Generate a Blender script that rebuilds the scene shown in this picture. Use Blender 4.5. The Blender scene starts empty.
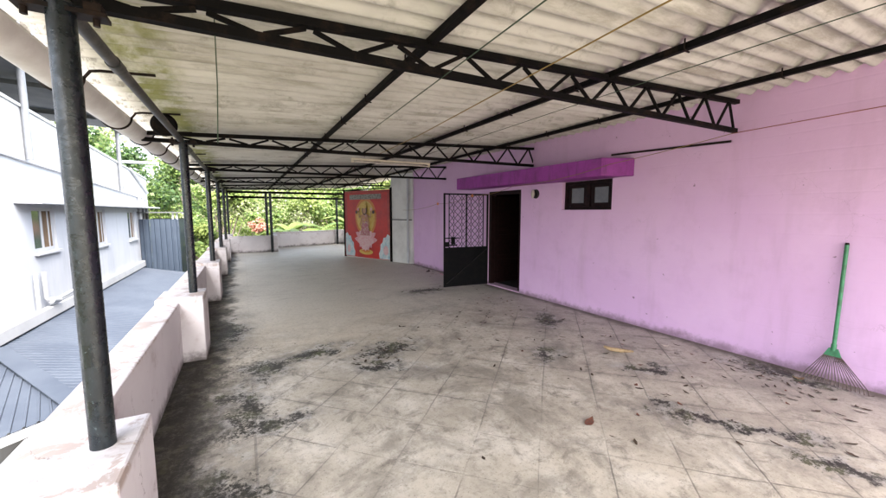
import bpy, bmesh, math, random
from mathutils import Vector, Matrix, Quaternion, noise as mnoise
R = math.radians
scene = bpy.context.scene
COL = scene.collection

# ------------------------------------------------------------------ camera
cam_d = bpy.data.cameras.new('camera')
cam = bpy.data.objects.new('camera', cam_d); COL.objects.link(cam)
cam_d.sensor_width = 36.0
cam_d.lens = 366.0 / 886.0 * 36.0
cam_d.clip_start = 0.02; cam_d.clip_end = 900
cam.location = (0, 0, 1.6)
cam.rotation_euler = (R(90 - 5.77), 0, R(-28.53))
scene.camera = cam

# ------------------------------------------------------------------ world, sun, exposure
SUN_EL, SUN_AZ = 52.0, 172.0          # azimuth clockwise from +Y
w = bpy.data.worlds.new('World'); scene.world = w; w.use_nodes = True
nt = w.node_tree; nt.nodes.clear()
sky = nt.nodes.new('ShaderNodeTexSky'); sky.sky_type = 'NISHITA'; sky.sun_disc = False
sky.sun_elevation = R(SUN_EL); sky.sun_rotation = R(SUN_AZ)
sky.air_density = 1.0; sky.dust_density = 6.0; sky.ozone_density = 1.0
hs = nt.nodes.new('ShaderNodeHueSaturation'); hs.inputs['Saturation'].default_value = 0.6
bg = nt.nodes.new('ShaderNodeBackground'); bg.inputs['Strength'].default_value = 0.15
wo = nt.nodes.new('ShaderNodeOutputWorld')
nt.links.new(sky.outputs[0], hs.inputs['Color']); nt.links.new(hs.outputs[0], bg.inputs['Color'])
nt.links.new(bg.outputs[0], wo.inputs[0])
sd = bpy.data.lights.new('sun', 'SUN'); sun = bpy.data.objects.new('sun', sd); COL.objects.link(sun)
sd.energy = 0.6; sd.angle = R(32); sd.color = (1.0, 0.95, 0.88)
az, el = R(SUN_AZ), R(SUN_EL)
sdir = Vector((math.sin(az) * math.cos(el), math.cos(az) * math.cos(el), math.sin(el)))
sun.rotation_euler = (-sdir).to_track_quat('-Z', 'Y').to_euler()
sun.location = (20, -20, 40)
scene.view_settings.view_transform = 'Standard'; scene.view_settings.look = 'None'
scene.view_settings.gamma = 1.0; scene.view_settings.use_curve_mapping = False
scene.view_settings.exposure = 3.48
scene.render.engine = 'CYCLES'
scene.cycles.max_bounces = 8; scene.cycles.diffuse_bounces = 6; scene.cycles.transmission_bounces = 4; scene.cycles.glossy_bounces = 2

# ------------------------------------------------------------------ node helpers
class N:
    def __init__(s, name):
        s.m = bpy.data.materials.new(name); s.m.use_nodes = True
        s.t = s.m.node_tree; s.t.nodes.clear()
        s.out = s.t.nodes.new('ShaderNodeOutputMaterial')
        s.p = s.t.nodes.new('ShaderNodeBsdfPrincipled')
        s.t.links.new(s.p.outputs[0], s.out.inputs[0])
        g = s.t.nodes.new('ShaderNodeNewGeometry'); s.pos = g.outputs['Position']; s.nrm = g.outputs['Normal']
    def link(s, a, b): s.t.links.new(a, b)
    def setin(s, sock, v):
        if hasattr(v, 'is_output'): s.link(v, sock)
        else: sock.default_value = v
    def noise(s, scale, detail=6, rough=0.6, vec=None, dist=0.0, col=False):
        n = s.t.nodes.new('ShaderNodeTexNoise'); n.inputs['Scale'].default_value = scale
        n.inputs['Detail'].default_value = detail; n.inputs['Roughness'].default_value = rough
        n.inputs['Distortion'].default_value = dist
        s.link(vec if vec is not None else s.pos, n.inputs['Vector'])
        return n.outputs['Color'] if col else n.outputs['Fac']
    def voro(s, scale, feature='F1', vec=None, out='Distance'):
        n = s.t.nodes.new('ShaderNodeTexVoronoi'); n.feature = feature; n.inputs['Scale'].default_value = scale
        s.link(vec if vec is not None else s.pos, n.inputs['Vector']); return n.outputs[out]
    def math(s, op, a, b=0.0, c=0.0, clamp=False):
        n = s.t.nodes.new('ShaderNodeMath'); n.operation = op; n.use_clamp = clamp
        s.setin(n.inputs[0], a); s.setin(n.inputs[1], b); s.setin(n.inputs[2], c); return n.outputs[0]
    def vmath(s, op, a, b=(0, 0, 0), out=0):
        n = s.t.nodes.new('ShaderNodeVectorMath'); n.operation = op
        s.setin(n.inputs[0], a); s.setin(n.inputs[1], b); return n.outputs[out]
    def scalev(s, v): return s.vmath('MULTIPLY', s.pos, v)
    def ss(s, v, a, b, lo=0.0, hi=1.0):
        n = s.t.nodes.new('ShaderNodeMapRange'); n.interpolation_type = 'SMOOTHSTEP'
        s.setin(n.inputs[0], v); n.inputs[1].default_value = a; n.inputs[2].default_value = b
        n.inputs[3].default_value = lo; n.inputs[4].default_value = hi; return n.outputs[0]
    def mix(s, f, a, b, mode='MIX'):
        n = s.t.nodes.new('ShaderNodeMix'); n.data_type = 'RGBA'; n.blend_type = mode; n.clamp_factor = True
        s.setin(n.inputs[0], f)
        for sock, v in ((n.inputs[6], a), (n.inputs[7], b)):
            if isinstance(v, tuple) and len(v) == 3: v = v + (1,)
            s.setin(sock, v)
        return n.outputs[2]
    def xyz(s, v=None):
        n = s.t.nodes.new('ShaderNodeSeparateXYZ'); s.link(v if v is not None else s.pos, n.inputs[0]); return n.outputs
    def bump(s, h, strength=0.3, dist=0.01):
        n = s.t.nodes.new('ShaderNodeBump'); n.inputs['Strength'].default_value = strength
        n.inputs['Distance'].default_value = dist; s.link(h, n.inputs['Height']); s.link(n.outputs[0], s.p.inputs['Normal'])
    def objrand(s):
        n = s.t.nodes.new('ShaderNodeObjectInfo'); return n.outputs['Random']
    def done(s, col, rough=0.7, metal=0.0, spec=0.5):
        if isinstance(col, tuple) and len(col) == 3: col = col + (1,)
        s.setin(s.p.inputs['Base Color'], col); s.setin(s.p.inputs['Roughness'], rough)
        s.p.inputs['Metallic'].default_value = metal; s.p.inputs['Specular IOR Level'].default_value = spec
        return s.m

def simple(name, col, col2=None, rough=0.7, scale=8.0, metal=0.0, bump=0.0, bscale=60.0, spec=0.5, lo=0.4, hi=0.65):
    n = N(name)
    c = col
    if col2 is not None: c = n.mix(n.ss(n.noise(scale, 8, 0.65), lo, hi), col, col2)
    if bump: n.bump(n.noise(bscale, 4, 0.6), bump, 0.004)
    return n.done(c, rough, metal, spec)

M = {}
def build_materials():
    # ---- floor: screeded weathering tiles laid at 45 degrees, moss, damp stains
    n = N('cement_floor')
    x, y, z = n.xyz()
    big = n.noise(0.55, 5, 0.6); med = n.noise(2.3, 9, 0.68, dist=0.4); fine = n.noise(22, 8, 0.7)
    c = n.mix(n.ss(big, 0.35, 0.65), (0.37, 0.335, 0.275), (0.51, 0.465, 0.385))
    c = n.mix(n.ss(med, 0.42, 0.68, 0, 0.85), c, (0.60, 0.56, 0.49))
    c = n.mix(n.ss(n.noise(3.7, 8, 0.7, vec=n.vmath('ADD', n.pos, (7, 3, 1))), 0.52, 0.72, 0, 0.55), c, (0.20, 0.175, 0.145))
    c = n.mix(n.ss(n.noise(1.25, 9, 0.72, vec=n.vmath('ADD', n.pos, (21, 4, 0)), dist=0.5), 0.45, 0.64, 0, 0.72), c, (0.20, 0.18, 0.15))
    c = n.mix(n.ss(n.noise(5.5, 9, 0.75, vec=n.vmath('ADD', n.pos, (1, 14, 0)), dist=0.7), 0.52, 0.66, 0, 0.62), c, (0.125, 0.112, 0.093))
    # warm screed patch in the middle distance
    wx = n.math('SUBTRACT', x, 1.0); wy = n.math('MULTIPLY', n.math('SUBTRACT', y, 5.6), 0.75)
    wd = n.math('ADD', n.math('SQRT', n.math('ADD', n.math('MULTIPLY', wx, wx), n.math('MULTIPLY', wy, wy))), n.math('MULTIPLY', n.math('SUBTRACT', med, 0.5), 1.6))
    c = n.mix(n.ss(wd, 0.5, 1.7, 0.6, 0.0), c, (0.54, 0.475, 0.37))
    # greyer, dirtier towards the building wall
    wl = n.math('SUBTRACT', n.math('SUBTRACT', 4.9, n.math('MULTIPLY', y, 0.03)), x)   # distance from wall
    wln = n.math('ADD', wl, n.math('MULTIPLY', n.math('SUBTRACT', med, 0.5), 1.8))
    c = n.mix(n.ss(wln, 0.2, 2.8, 0.45, 0.0), c, (0.34, 0.315, 0.285))
    yn = n.math('ADD', y, n.math('MULTIPLY', n.math('SUBTRACT', med, 0.5), 3.0))
    c = n.mix(n.ss(yn, 3.9, 7.5, 0.0, 0.78), c, (0.56, 0.53, 0.465))  # floor made paler towards the back, standing in for light lost there
    streak = n.noise(1.0, 7, 0.7, vec=n.scalev((1.2, 6.0, 1)))
    c = n.mix(n.math('MULTIPLY', n.ss(streak, 0.54, 0.70, 0, 0.34), n.ss(y, 3.8, 6.5)), c, (0.12, 0.10, 0.075))
    c = n.mix(n.ss(fine, 0.48, 0.72, 0, 0.42), c, (0.13, 0.115, 0.095))
    speck = n.noise(75, 3, 0.6)
    c = n.mix(n.ss(speck, 0.60, 0.68, 0, 0.55), c, (0.09, 0.075, 0.06))
    # tile joints (45 deg grid, 0.44 m)
    def grid(ax, ay, off, pitch, wd_):
        u = n.math('ADD', n.math('ADD', n.math('MULTIPLY', x, ax), n.math('MULTIPLY', y, ay)), n.math('MULTIPLY', n.math('SUBTRACT', n.noise(1.7, 2), 0.5), 0.03))
        f = n.math('FRACT', n.math('ADD', n.math('DIVIDE', u, pitch), off))
        d = n.math('ABSOLUTE', n.math('SUBTRACT', f, 0.5))
        return n.ss(d, 0.5 - wd_, 0.5 - wd_ * 0.3)
    s2 = 0.7071
    g1 = grid(s2, -s2, 0.08, 0.44, 0.016); g2 = grid(s2, s2, 0.35, 0.44, 0.016)
    j = n.math('MAXIMUM', g1, g2)
    jm = n.math('MULTIPLY', n.ss(n.noise(0.9, 5, 0.6, vec=n.vmath('ADD', n.pos, (3, 11, 0))), 0.38, 0.58, 0.2, 1.0), n.ss(x, 0.0, 0.02))
    jm = n.math('MULTIPLY', jm, n.ss(y, 3.6, 6.0, 1.0, 0.0))
    jl = n.ss(n.math('ABSOLUTE', x), 0.004, 0.011, 0.8, 0.0)
    jl = n.math('MULTIPLY', jl, n.ss(y, 3.0, 4.4, 1.0, 0.15))
    joint = n.math('MAXIMUM', n.math('MULTIPLY', j, jm), jl)
    tint = n.voro(1.0, vec=n.vmath('FLOOR', n.vmath('ADD', n.vmath('MULTIPLY', n.pos, (0, 0, 0)), (0, 0, 0))))
    def dirt(ax, ay, off):
        u = n.math('ADD', n.math('MULTIPLY', x, ax), n.math('MULTIPLY', y, ay))
        d = n.math('ABSOLUTE', n.math('SUBTRACT', n.math('FRACT', n.math('ADD', n.math('DIVIDE', u, 0.44), off)), 0.5))
        return n.ss(d, 0.37, 0.5)
    jd = n.math('MAXIMUM', dirt(s2, -s2, 0.08), dirt(s2, s2, 0.35))
    jd = n.math('MULTIPLY', n.math('MULTIPLY', jd, jm), n.ss(n.noise(4.2, 8, 0.75, vec=n.vmath('ADD', n.pos, (9, 0, 0))), 0.47, 0.62))
    c = n.mix(n.math('MULTIPLY', jd, 0.6), c, (0.13, 0.12, 0.10))
    c = n.mix(n.math('MULTIPLY', joint, 0.6), c, (0.115, 0.105, 0.095))
    # moss and damp
    warp = n.vmath('MULTIPLY', n.vmath('SUBTRACT', n.noise(2.6, 7, 0.65, col=True), (0.5, 0.5, 0.5)), (0.9, 0.9, 0))
    wp = n.vmath('ADD', n.pos, warp)
    def blob(cx, cy, rx, ry, ang=0.0):
        d = n.vmath('SUBTRACT', wp, (cx, cy, 0))
        ca, sa = math.cos(R(ang)), math.sin(R(ang))
        dx = n.vmath('DOT_PRODUCT', d, (ca / rx, sa / rx, 0), out='Value'); dy = n.vmath('DOT_PRODUCT', d, (-sa / ry, ca / ry, 0), out='Value')
        return n.ss(n.math('SQRT', n.math('ADD', n.math('MULTIPLY', dx, dx), n.math('MULTIPLY', dy, dy))), 0.0, 2.0, 1, 0)
    bl = None
    for a in ((1.42, 3.95, 0.42, 0.26, 20), (1.18, 3.55, 0.34, 0.18, -30), (0.6, 4.2, 0.5, 0.22, 10), (0.15, 4.0, 0.3, 0.3, 0), (-0.1, 3.3, 0.24, 0.55, 0),
              (0.16, 2.9, 0.25, 0.22, 0), (-0.2, 2.2, 0.22, 0.5, 0), (3.2, 1.25, 0.75, 0.10, -52), (3.25, 0.7, 0.4, 0.13, -50), (3.0, 1.5, 0.2, 0.14, 0), (4.65, 1.45, 0.16, 0.6, 0),
              (2.95, 3.0, 0.35, 0.15, 40), (3.9, 4.0, 0.5, 0.2, 50), (3.6, 2.2, 0.4, 0.12, -30), (3.25, 6.6, 0.5, 0.3, 0), (-0.25, 5.6, 0.25, 0.9, 0), (3.0, 1.75, 0.16, 0.16, 0)):
        b = blob(*a); bl = b if bl is None else n.math('MAXIMUM', bl, b)
    mossn = n.math('ADD', n.math('MULTIPLY', n.noise(7, 10, 0.85, dist=0.6), 0.45), n.math('MULTIPLY', n.noise(30, 8, 0.85, dist=0.5), 0.55))
    c = n.mix(n.math('MULTIPLY', bl, n.ss(n.noise(4.5, 8, 0.7), 0.35, 0.6, 0.15, 0.8)), c, (0.14, 0.132, 0.118))
    mm = n.ss(n.math('SUBTRACT', n.math('MULTIPLY', bl, 0.30), n.math('SUBTRACT', 0.60, mossn)), 0.10, 0.18)
    mosscol = n.mix(n.ss(n.noise(5, 4), 0.45, 0.62), (0.020, 0.019, 0.017), (0.06, 0.065, 0.028))
    c = n.mix(n.math('MULTIPLY', mm, 0.92), c, mosscol)
    lf = n.math('MULTIPLY', n.ss(x, 1.0, -0.25), n.ss(y, 7.5, 4.0))
    m2 = n.ss(n.math('ADD', n.math('SUBTRACT', mossn, 0.60), n.math('MULTIPLY', lf, 0.16)), 0.03, 0.09)
    m2 = n.math('MULTIPLY', m2, n.ss(n.noise(1.9, 5, 0.7, vec=n.vmath('ADD', n.pos, (31, 2, 0))), 0.42, 0.56, 0.12, 1))
    c = n.mix(n.math('MULTIPLY', m2, 0.85), c, (0.04, 0.036, 0.029))
    # pale lime bloom around the moss
    halo = n.ss(n.math('SUBTRACT', n.math('MULTIPLY', bl, 0.25), n.math('SUBTRACT', 0.6, n.noise(6, 7, 0.7))), 0.02, 0.16, 0, 0.4)
    c = n.mix(n.math('MULTIPLY', halo, n.math('SUBTRACT', 1.0, mm)), c, (0.47, 0.46, 0.44))
    # black damp gutter along the parapet
    xe = n.math('ADD', x, n.math('MULTIPLY', n.math('SUBTRACT', n.noise(2.6, 10, 0.76), 0.5), 1.0))
    edge = n.ss(xe, -0.40, -0.16, 0.96, 0.0)
    ecol = n.mix(n.ss(n.noise(7, 5), 0.5, 0.68), (0.018, 0.016, 0.014), (0.055, 0.055, 0.03))
    ecol = n.mix(n.ss(mossn, 0.47, 0.60, 0, 0.7), ecol, (0.15, 0.14, 0.12))
    c = n.mix(edge, c, ecol)
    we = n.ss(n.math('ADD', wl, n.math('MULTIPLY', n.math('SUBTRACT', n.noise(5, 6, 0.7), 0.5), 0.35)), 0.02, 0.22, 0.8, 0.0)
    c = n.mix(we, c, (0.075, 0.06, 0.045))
    h = n.math('ADD', n.math('MULTIPLY', fine, 0.5), n.math('SUBTRACT', n.math('MULTIPLY', mossn, n.math('MULTIPLY', mm, 1.5)), n.math('MULTIPLY', joint, 1.2)))
    n.bump(h, 0.5, 0.006)
    rg = n.ss(med, 0.4, 0.7, 0.55, 0.8)
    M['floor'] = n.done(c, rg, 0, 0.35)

    # ---- pink wall
    n = N('pink_paint')
    x, y, z = n.xyz()
    big = n.noise(0.8, 6, 0.6); med = n.noise(4, 8, 0.65)
    c = n.mix(n.ss(big, 0.38, 0.62), (0.70, 0.45, 0.715), (0.74, 0.495, 0.75))
    c = n.mix(n.ss(med, 0.48, 0.7, 0, 0.35), c, (0.61, 0.385, 0.61))
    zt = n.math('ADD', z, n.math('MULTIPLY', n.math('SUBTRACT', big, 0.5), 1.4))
    c = n.mix(n.ss(zt, 1.3, 2.4, 0.0, 0.42), c, (0.60, 0.385, 0.545))     # shade on the upper wall painted in as a darker, browner tone
    st = n.noise(1.0, 6, 0.6, vec=n.scalev((3, 3, 0.5)))
    c = n.mix(n.ss(st, 0.55, 0.75, 0, 0.22), c, (0.42, 0.27, 0.38))
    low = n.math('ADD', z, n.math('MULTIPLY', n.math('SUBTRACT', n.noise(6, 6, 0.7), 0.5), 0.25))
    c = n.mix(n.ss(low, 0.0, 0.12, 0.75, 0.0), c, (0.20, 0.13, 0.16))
    sp = n.noise(13, 2, 0.5)
    c = n.mix(n.ss(sp, 0.74, 0.78, 0, 0.7), c, (0.14, 0.07, 0.11))
    ck = n.voro(1.1, 'DISTANCE_TO_EDGE', vec=n.vmath('ADD', n.pos, n.vmath('MULTIPLY', n.noise(3, 5, col=True), (0.5, 0.5, 0.5))))
    c = n.mix(n.math('MULTIPLY', n.ss(ck, 0.0, 0.004, 0.3, 0.0), n.ss(n.noise(0.7, 3), 0.54, 0.62)), c, (0.32, 0.18, 0.28))
    course = n.math('ABSOLUTE', n.math('SUBTRACT', n.math('FRACT', n.math('DIVIDE', n.math('ADD', z, n.math('MULTIPLY', n.noise(1.2, 3), 0.03)), 0.20)), 0.5))
    n.bump(n.math('ADD', n.math('MULTIPLY', n.noise(30, 5), 0.4), n.math('ADD', med, n.ss(course, 0.44, 0.5, 0, -0.25))), 0.22, 0.012)
    M['pink'] = n.done(c, 0.6, 0, 0.35)
    n = N('purple_paint')
    c = n.mix(n.ss(n.noise(2.5, 7, 0.65), 0.4, 0.65), (0.30, 0.05, 0.305), (0.22, 0.038, 0.215))
    c = n.mix(n.ss(n.noise(1.0, 8, 0.72, vec=n.scalev((9, 9, 1.2))), 0.5, 0.68, 0, 0.6), c, (0.13, 0.035, 0.12))
    c = n.mix(n.ss(n.noise(11, 8, 0.75), 0.62, 0.70, 0, 0.6), c, (0.36, 0.19, 0.33))
    n.bump(n.noise(18, 7, 0.7), 0.35, 0.008)
    M['purple'] = n.done(c, 0.55, 0, 0.3)
    M['soffit'] = simple('pale_soffit', (0.62, 0.42, 0.58), (0.5, 0.34, 0.45), 0.7, 3)

    # ---- asbestos sheets
    n = N('asbestos_sheet')
    x, y, z = n.xyz()
    c = n.mix(n.ss(n.noise(1.0, 5, 0.6), 0.35, 0.65), (0.52, 0.515, 0.47), (0.64, 0.635, 0.58))
    sk = n.noise(1.0, 8, 0.72, vec=n.scalev((1.3, 9, 1)))
    c = n.mix(n.ss(sk, 0.46, 0.68, 0, 0.75), c, (0.29, 0.275, 0.225))
    blot = n.noise(3.2, 8, 0.7, vec=n.vmath('ADD', n.pos, (5, 9, 0)))
    c = n.mix(n.ss(blot, 0.54, 0.68, 0, 0.55), c, (0.20, 0.19, 0.155))
    c = n.mix(n.math('MULTIPLY', n.objrand(), 0.22), c, (0.30, 0.27, 0.2))
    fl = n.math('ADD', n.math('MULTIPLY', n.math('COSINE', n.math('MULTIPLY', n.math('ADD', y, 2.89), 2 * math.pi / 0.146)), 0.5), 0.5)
    c = n.mix(n.math('MULTIPLY', n.ss(fl, 0.5, 1.0, 0, 0.7), n.ss(n.noise(1.6, 6, 0.7, vec=n.scalev((1.5, 4, 1))), 0.36, 0.6)), c, (0.25, 0.24, 0.20))  # flute shading painted into the colour, broken up by noise
    # algae strip above the eave purlin
    xa = n.math('ADD', x, n.math('MULTIPLY', n.math('SUBTRACT', n.noise(2.5, 8, 0.7), 0.5), 0.6))
    al = n.math('MULTIPLY', n.ss(xa, -0.80, -0.62), n.ss(xa, -0.56, -0.28, 1, 0))
    al = n.math('MULTIPLY', al, n.ss(n.noise(3.3, 5, 0.65), 0.38, 0.56, 0.15, 0.95))
    c = n.mix(n.math('MULTIPLY', al, 0.85), c, (0.20, 0.215, 0.045))
    dk = n.math('MULTIPLY', n.ss(xa, -1.0, -0.45, 1, 0.0), n.ss(n.noise(5.0, 8, 0.75, vec=n.scalev((2, 1, 1))), 0.5, 0.62))
    c = n.mix(n.math('MULTIPLY', dk, 0.8), c, (0.10, 0.085, 0.06))
    gr = n.math('MULTIPLY', n.ss(n.noise(1.4, 6, 0.7, vec=n.vmath('ADD', n.pos, (2, 2, 2))), 0.55, 0.68), n.ss(n.noise(14, 4), 0.42, 0.6))
    c = n.mix(n.math('MULTIPLY', gr, 0.5), c, (0.16, 0.18, 0.08))
    n.bump(n.noise(26, 6, 0.7), 0.25, 0.005)
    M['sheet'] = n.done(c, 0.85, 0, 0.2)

    # ---- metals
    n = N('black_painted_steel')
    c = n.mix(n.ss(n.noise(9, 7, 0.7), 0.5, 0.7), (0.006, 0.0055, 0.0055), (0.020, 0.013, 0.010))
    n.bump(n.noise(60, 4), 0.2, 0.002)
    M['steel'] = n.done(c, 0.65, 0.0, 0.07)
    n = N('green_black_pole_paint')
    v = n.scalev((1, 1, 0.55))
    c = n.mix(n.ss(n.noise(28, 6, 0.7, vec=v), 0.45, 0.62), (0.0022, 0.0050, 0.0068), (0.0055, 0.0110, 0.0140))
    c = n.mix(n.ss(n.noise(60, 5, 0.75), 0.60, 0.69, 0, 0.8), c, (0.055, 0.075, 0.08))
    c = n.mix(n.ss(n.noise(7, 6, 0.7), 0.60, 0.7, 0, 0.7), c, (0.016, 0.010, 0.008))
    n.bump(n.noise(45, 5, 0.7), 0.45, 0.004)
    M['pole'] = n.done(c, n.ss(n.noise(20, 4), 0.4, 0.65, 0.22, 0.5), 0.0, 0.5)
    M['eavepipe'] = simple('grey_pipe', (0.028, 0.029, 0.028), (0.06, 0.055, 0.05), 0.5, 14, bump=0.2)
    M['gutter'] = simple('aged_pvc', (0.72, 0.70, 0.685), (0.60, 0.57, 0.55), 0.5, 3, bump=0.05, spec=0.4)
    M['strap'] = simple('dark_strap', (0.010, 0.007, 0.0065), (0.022, 0.013, 0.010), 0.6, 20, spec=.15)

    # ---- parapet
    n = N('parapet_paint')
    x, y, z = n.xyz()
    med = n.noise(3.2, 8, 0.68)
    c = n.mix(n.ss(n.noise(1.1, 5), 0.35, 0.65), (0.56, 0.53, 0.545), (0.63, 0.60, 0.61))
    c = n.mix(n.ss(med, 0.52, 0.68, 0, 0.45), c, (0.35, 0.275, 0.275))
    pl_ = n.math('MULTIPLY', n.ss(n.noise(4.5, 9, 0.72, dist=0.6), 0.50, 0.57), n.ss(z, 0.62, 0.65))
    c = n.mix(n.math('MULTIPLY', pl_, 0.75), c, (0.30, 0.215, 0.165))
    wt = n.math('MULTIPLY', n.ss(n.noise(2.0, 10, 0.75, dist=0.4), 0.36, 0.62), n.ss(z, 0.635, 0.655))
    c = n.mix(n.math('MULTIPLY', wt, 0.6), c, (0.30, 0.27, 0.255))
    lowz = n.math('ADD', z, n.math('MULTIPLY', n.math('SUBTRACT', n.noise(7, 7, 0.7), 0.5), 0.3))
    c = n.mix(n.ss(lowz, 0.0, 0.13, 0.85, 0), c, (0.085, 0.07, 0.065))
    ck = n.voro(1.6, 'DISTANCE_TO_EDGE', vec=n.vmath('ADD', n.pos, n.vmath('MULTIPLY', n.noise(4, 5, col=True), (0.4, 0.4, 0.4))))
    c = n.mix(n.math('MULTIPLY', n.ss(ck, 0.0, 0.006, 0.7, 0.0), n.ss(n.noise(1.3, 3), 0.48, 0.58)), c, (0.13, 0.10, 0.10))
    c = n.mix(n.ss(n.noise(17, 3), 0.7, 0.75, 0, 0.6), c, (0.2, 0.15, 0.15))
    n.bump(n.noise(24, 6, 0.65), 0.25, 0.006)
    M['parapet'] = n.done(c, 0.7, 0, 0.3)

    # ---- neighbours
    n = N('white_wall_paint')
    c = n.mix(n.ss(n.noise(0.6, 6, 0.65, vec=n.scalev((1, 1, 0.4))), 0.4, 0.65), (0.42, 0.44, 0.475), (0.36, 0.38, 0.42))
    c = n.mix(n.ss(n.noise(1.0, 8, 0.7, vec=n.scalev((4, 4, 0.35))), 0.52, 0.72, 0, 0.5), c, (0.27, 0.285, 0.30))
    M['white'] = n.done(c, 0.75, 0, 0.3)
    M['white2'] = simple('white_trim', (0.42, 0.435, 0.46), (0.37, 0.385, 0.41), 0.6, 1.5)
    M['offwhite'] = simple('grey_white_partition', (0.70, 0.70, 0.68), (0.58, 0.58, 0.56), 0.7, 1.6, bump=0.1)
    n = N('blue_grey_sheet_metal')
    c = n.mix(n.ss(n.noise(1.2, 6, 0.65), 0.35, 0.65), (0.036, 0.046, 0.066), (0.052, 0.064, 0.086))
    c = n.mix(n.ss(n.noise(5, 7, 0.7), 0.55, 0.7, 0, 0.4), c, (0.075, 0.085, 0.105))
    M['bluemetal'] = n.done(c, 0.45, 0.0, 0.5)
    M['shed'] = simple('slate_blue_sheet', (0.017, 0.029, 0.050), (0.025, 0.039, 0.062), 0.5, 1.5)
    M['darkroof'] = simple('dark_canopy', (0.05, 0.055, 0.058), (0.085, 0.09, 0.09), 0.7, 1.0)
    M['glass'] = simple('window_glass', (0.035, 0.055, 0.055), (0.06, 0.085, 0.08), 0.12, 0.8, spec=0.6)
    M['curtain'] = simple('curtain', (0.13, 0.09, 0.055), (0.09, 0.06, 0.035), 0.9, 3)
    M['postgrey'] = simple('grey_post_paint', (0.16, 0.17, 0.19), (0.12, 0.13, 0.145), 0.5, 4)
    M['greypipe'] = simple('grey_pvc', (0.5, 0.52, 0.55), (0.42, 0.44, 0.47), 0.45, 4)

    # ---- door, window, fittings
    M['gate'] = simple('black_gate_paint', (0.0035, 0.004, 0.005), (0.007, 0.0065, 0.0065), 0.55, 12, bump=0.1, spec=.07)
    M['gatebrace'] = simple('gate_brace_paint', (0.022, 0.02, 0.021), (0.014, 0.012, 0.012), 0.5, 12, spec=.1)
    M['wood'] = simple('dark_red_wood', (0.009, 0.004, 0.004), (0.016, 0.006, 0.006), 0.5, 12, bump=0.15, spec=.12)
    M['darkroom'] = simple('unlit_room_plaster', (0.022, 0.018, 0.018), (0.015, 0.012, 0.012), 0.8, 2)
    M['pane'] = simple('frosted_pane', (0.115, 0.115, 0.12), (0.09, 0.09, 0.1), 0.25, 6)
    M['lampwhite'] = simple('old_white_plastic', (0.5, 0.46, 0.42), (0.4, 0.36, 0.3), 0.5, 20)
    M['bulb'] = simple('amber_bulb', (0.62, 0.22, 0.10), None, 0.2)
    M['black'] = simple('black_plastic', (0.015, 0.014, 0.014), None, 0.5)
    M['cream'] = simple('cream_batten', (0.60, 0.54, 0.42), (0.5, 0.44, 0.34), 0.5, 6)
    M['gstring'] = simple('green_string', (0.035, 0.06, 0.035), None, 0.8)
    M['ystring'] = simple('yellow_string', (0.22, 0.145, 0.04), None, 0.8)
    M['ostring'] = simple('orange_string', (0.26, 0.075, 0.025), None, 0.8)
    M['rakegreen'] = simple('green_rake_paint', (0.05, 0.23, 0.11), (0.035, 0.14, 0.065), 0.5, 14)
    M['tine'] = simple('rusty_wire', (0.10, 0.07, 0.06), (0.05, 0.035, 0.03), 0.5, 30)
    # ---- banner
    M['b_red'] = simple('banner_red', (0.52, 0.035, 0.025), (0.40, 0.03, 0.025), 0.45, 2.2)
    M['b_dred'] = simple('banner_border', (0.33, 0.035, 0.03), (0.42, 0.06, 0.04), 0.45, 4)
    M['b_gold'] = simple('banner_gold', (0.56, 0.36, 0.07), (0.62, 0.46, 0.12), 0.45, 12)
    M['b_orange'] = simple('banner_orange', (0.56, 0.17, 0.04), (0.56, 0.25, 0.05), 0.45, 12)
    M['b_pink'] = simple('banner_pink', (0.62, 0.27, 0.30), (0.66, 0.42, 0.42), 0.45, 10)
    M['b_lpink'] = simple('banner_pale_pink', (0.68, 0.48, 0.48), (0.66, 0.36, 0.38), 0.45, 14)
    M['b_cloud'] = simple('banner_cloud', (0.60, 0.66, 0.66), (0.32, 0.50, 0.56), 0.45, 7)
    M['b_skin'] = simple('banner_tan', (0.46, 0.24, 0.13), (0.40, 0.2, 0.1), 0.45, 12)
    M['b_sari'] = simple('banner_sari', (0.40, 0.11, 0.14), (0.50, 0.36, 0.30), 0.45, 16)
    M['b_dark'] = simple('banner_dark', (0.07, 0.04, 0.03), None, 0.5)
    M['b_grey'] = simple('banner_grey_strip', (0.30, 0.29, 0.25), (0.12, 0.09, 0.07), 0.5, 22)
    # ---- ground, vegetation
    n = N('ground_soil')
    c = n.mix(n.ss(n.noise(0.4, 6, 0.6), 0.4, 0.6), (0.06, 0.075, 0.03), (0.12, 0.095, 0.06)); M['ground'] = n.done(c, 0.9)
    M['concrete'] = simple('grey_concrete', (0.22, 0.20, 0.18), (0.12, 0.11, 0.10), 0.85, 1.5)
    M['bark'] = simple('bark', (0.09, 0.07, 0.055), (0.15, 0.125, 0.10), 0.9, 6, bump=0.4, bscale=14)
    def leaf(name, a, b, sc=0.7, tr=0.45):
        n = N(name)
        f = n.math('ADD', n.math('MULTIPLY', n.noise(sc, 4, 0.6), 0.65), n.math('MULTIPLY', n.noise(9.0, 2), 0.35))
        c = n.mix(n.ss(f, 0.38, 0.62), a, b)
        n.done(c, 0.5, 0, 0.35)
        t = n.t.nodes.new('ShaderNodeBsdfTranslucent'); n.link(c, t.inputs['Color'])
        mx = n.t.nodes.new('ShaderNodeMixShader'); mx.inputs[0].default_value = tr
        n.link(n.p.outputs[0], mx.inputs[1]); n.link(t.outputs[0], mx.inputs[2]); n.link(mx.outputs[0], n.out.inputs[0])
        return n.m
    M['leaf_light'] = leaf('light_leaf', (0.13, 0.19, 0.045), (0.26, 0.32, 0.10), 0.7, 0.5)
    M['leaf_mid'] = leaf('mid_leaf', (0.075, 0.13, 0.035), (0.17, 0.24, 0.07), 0.7, 0.5)
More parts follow.
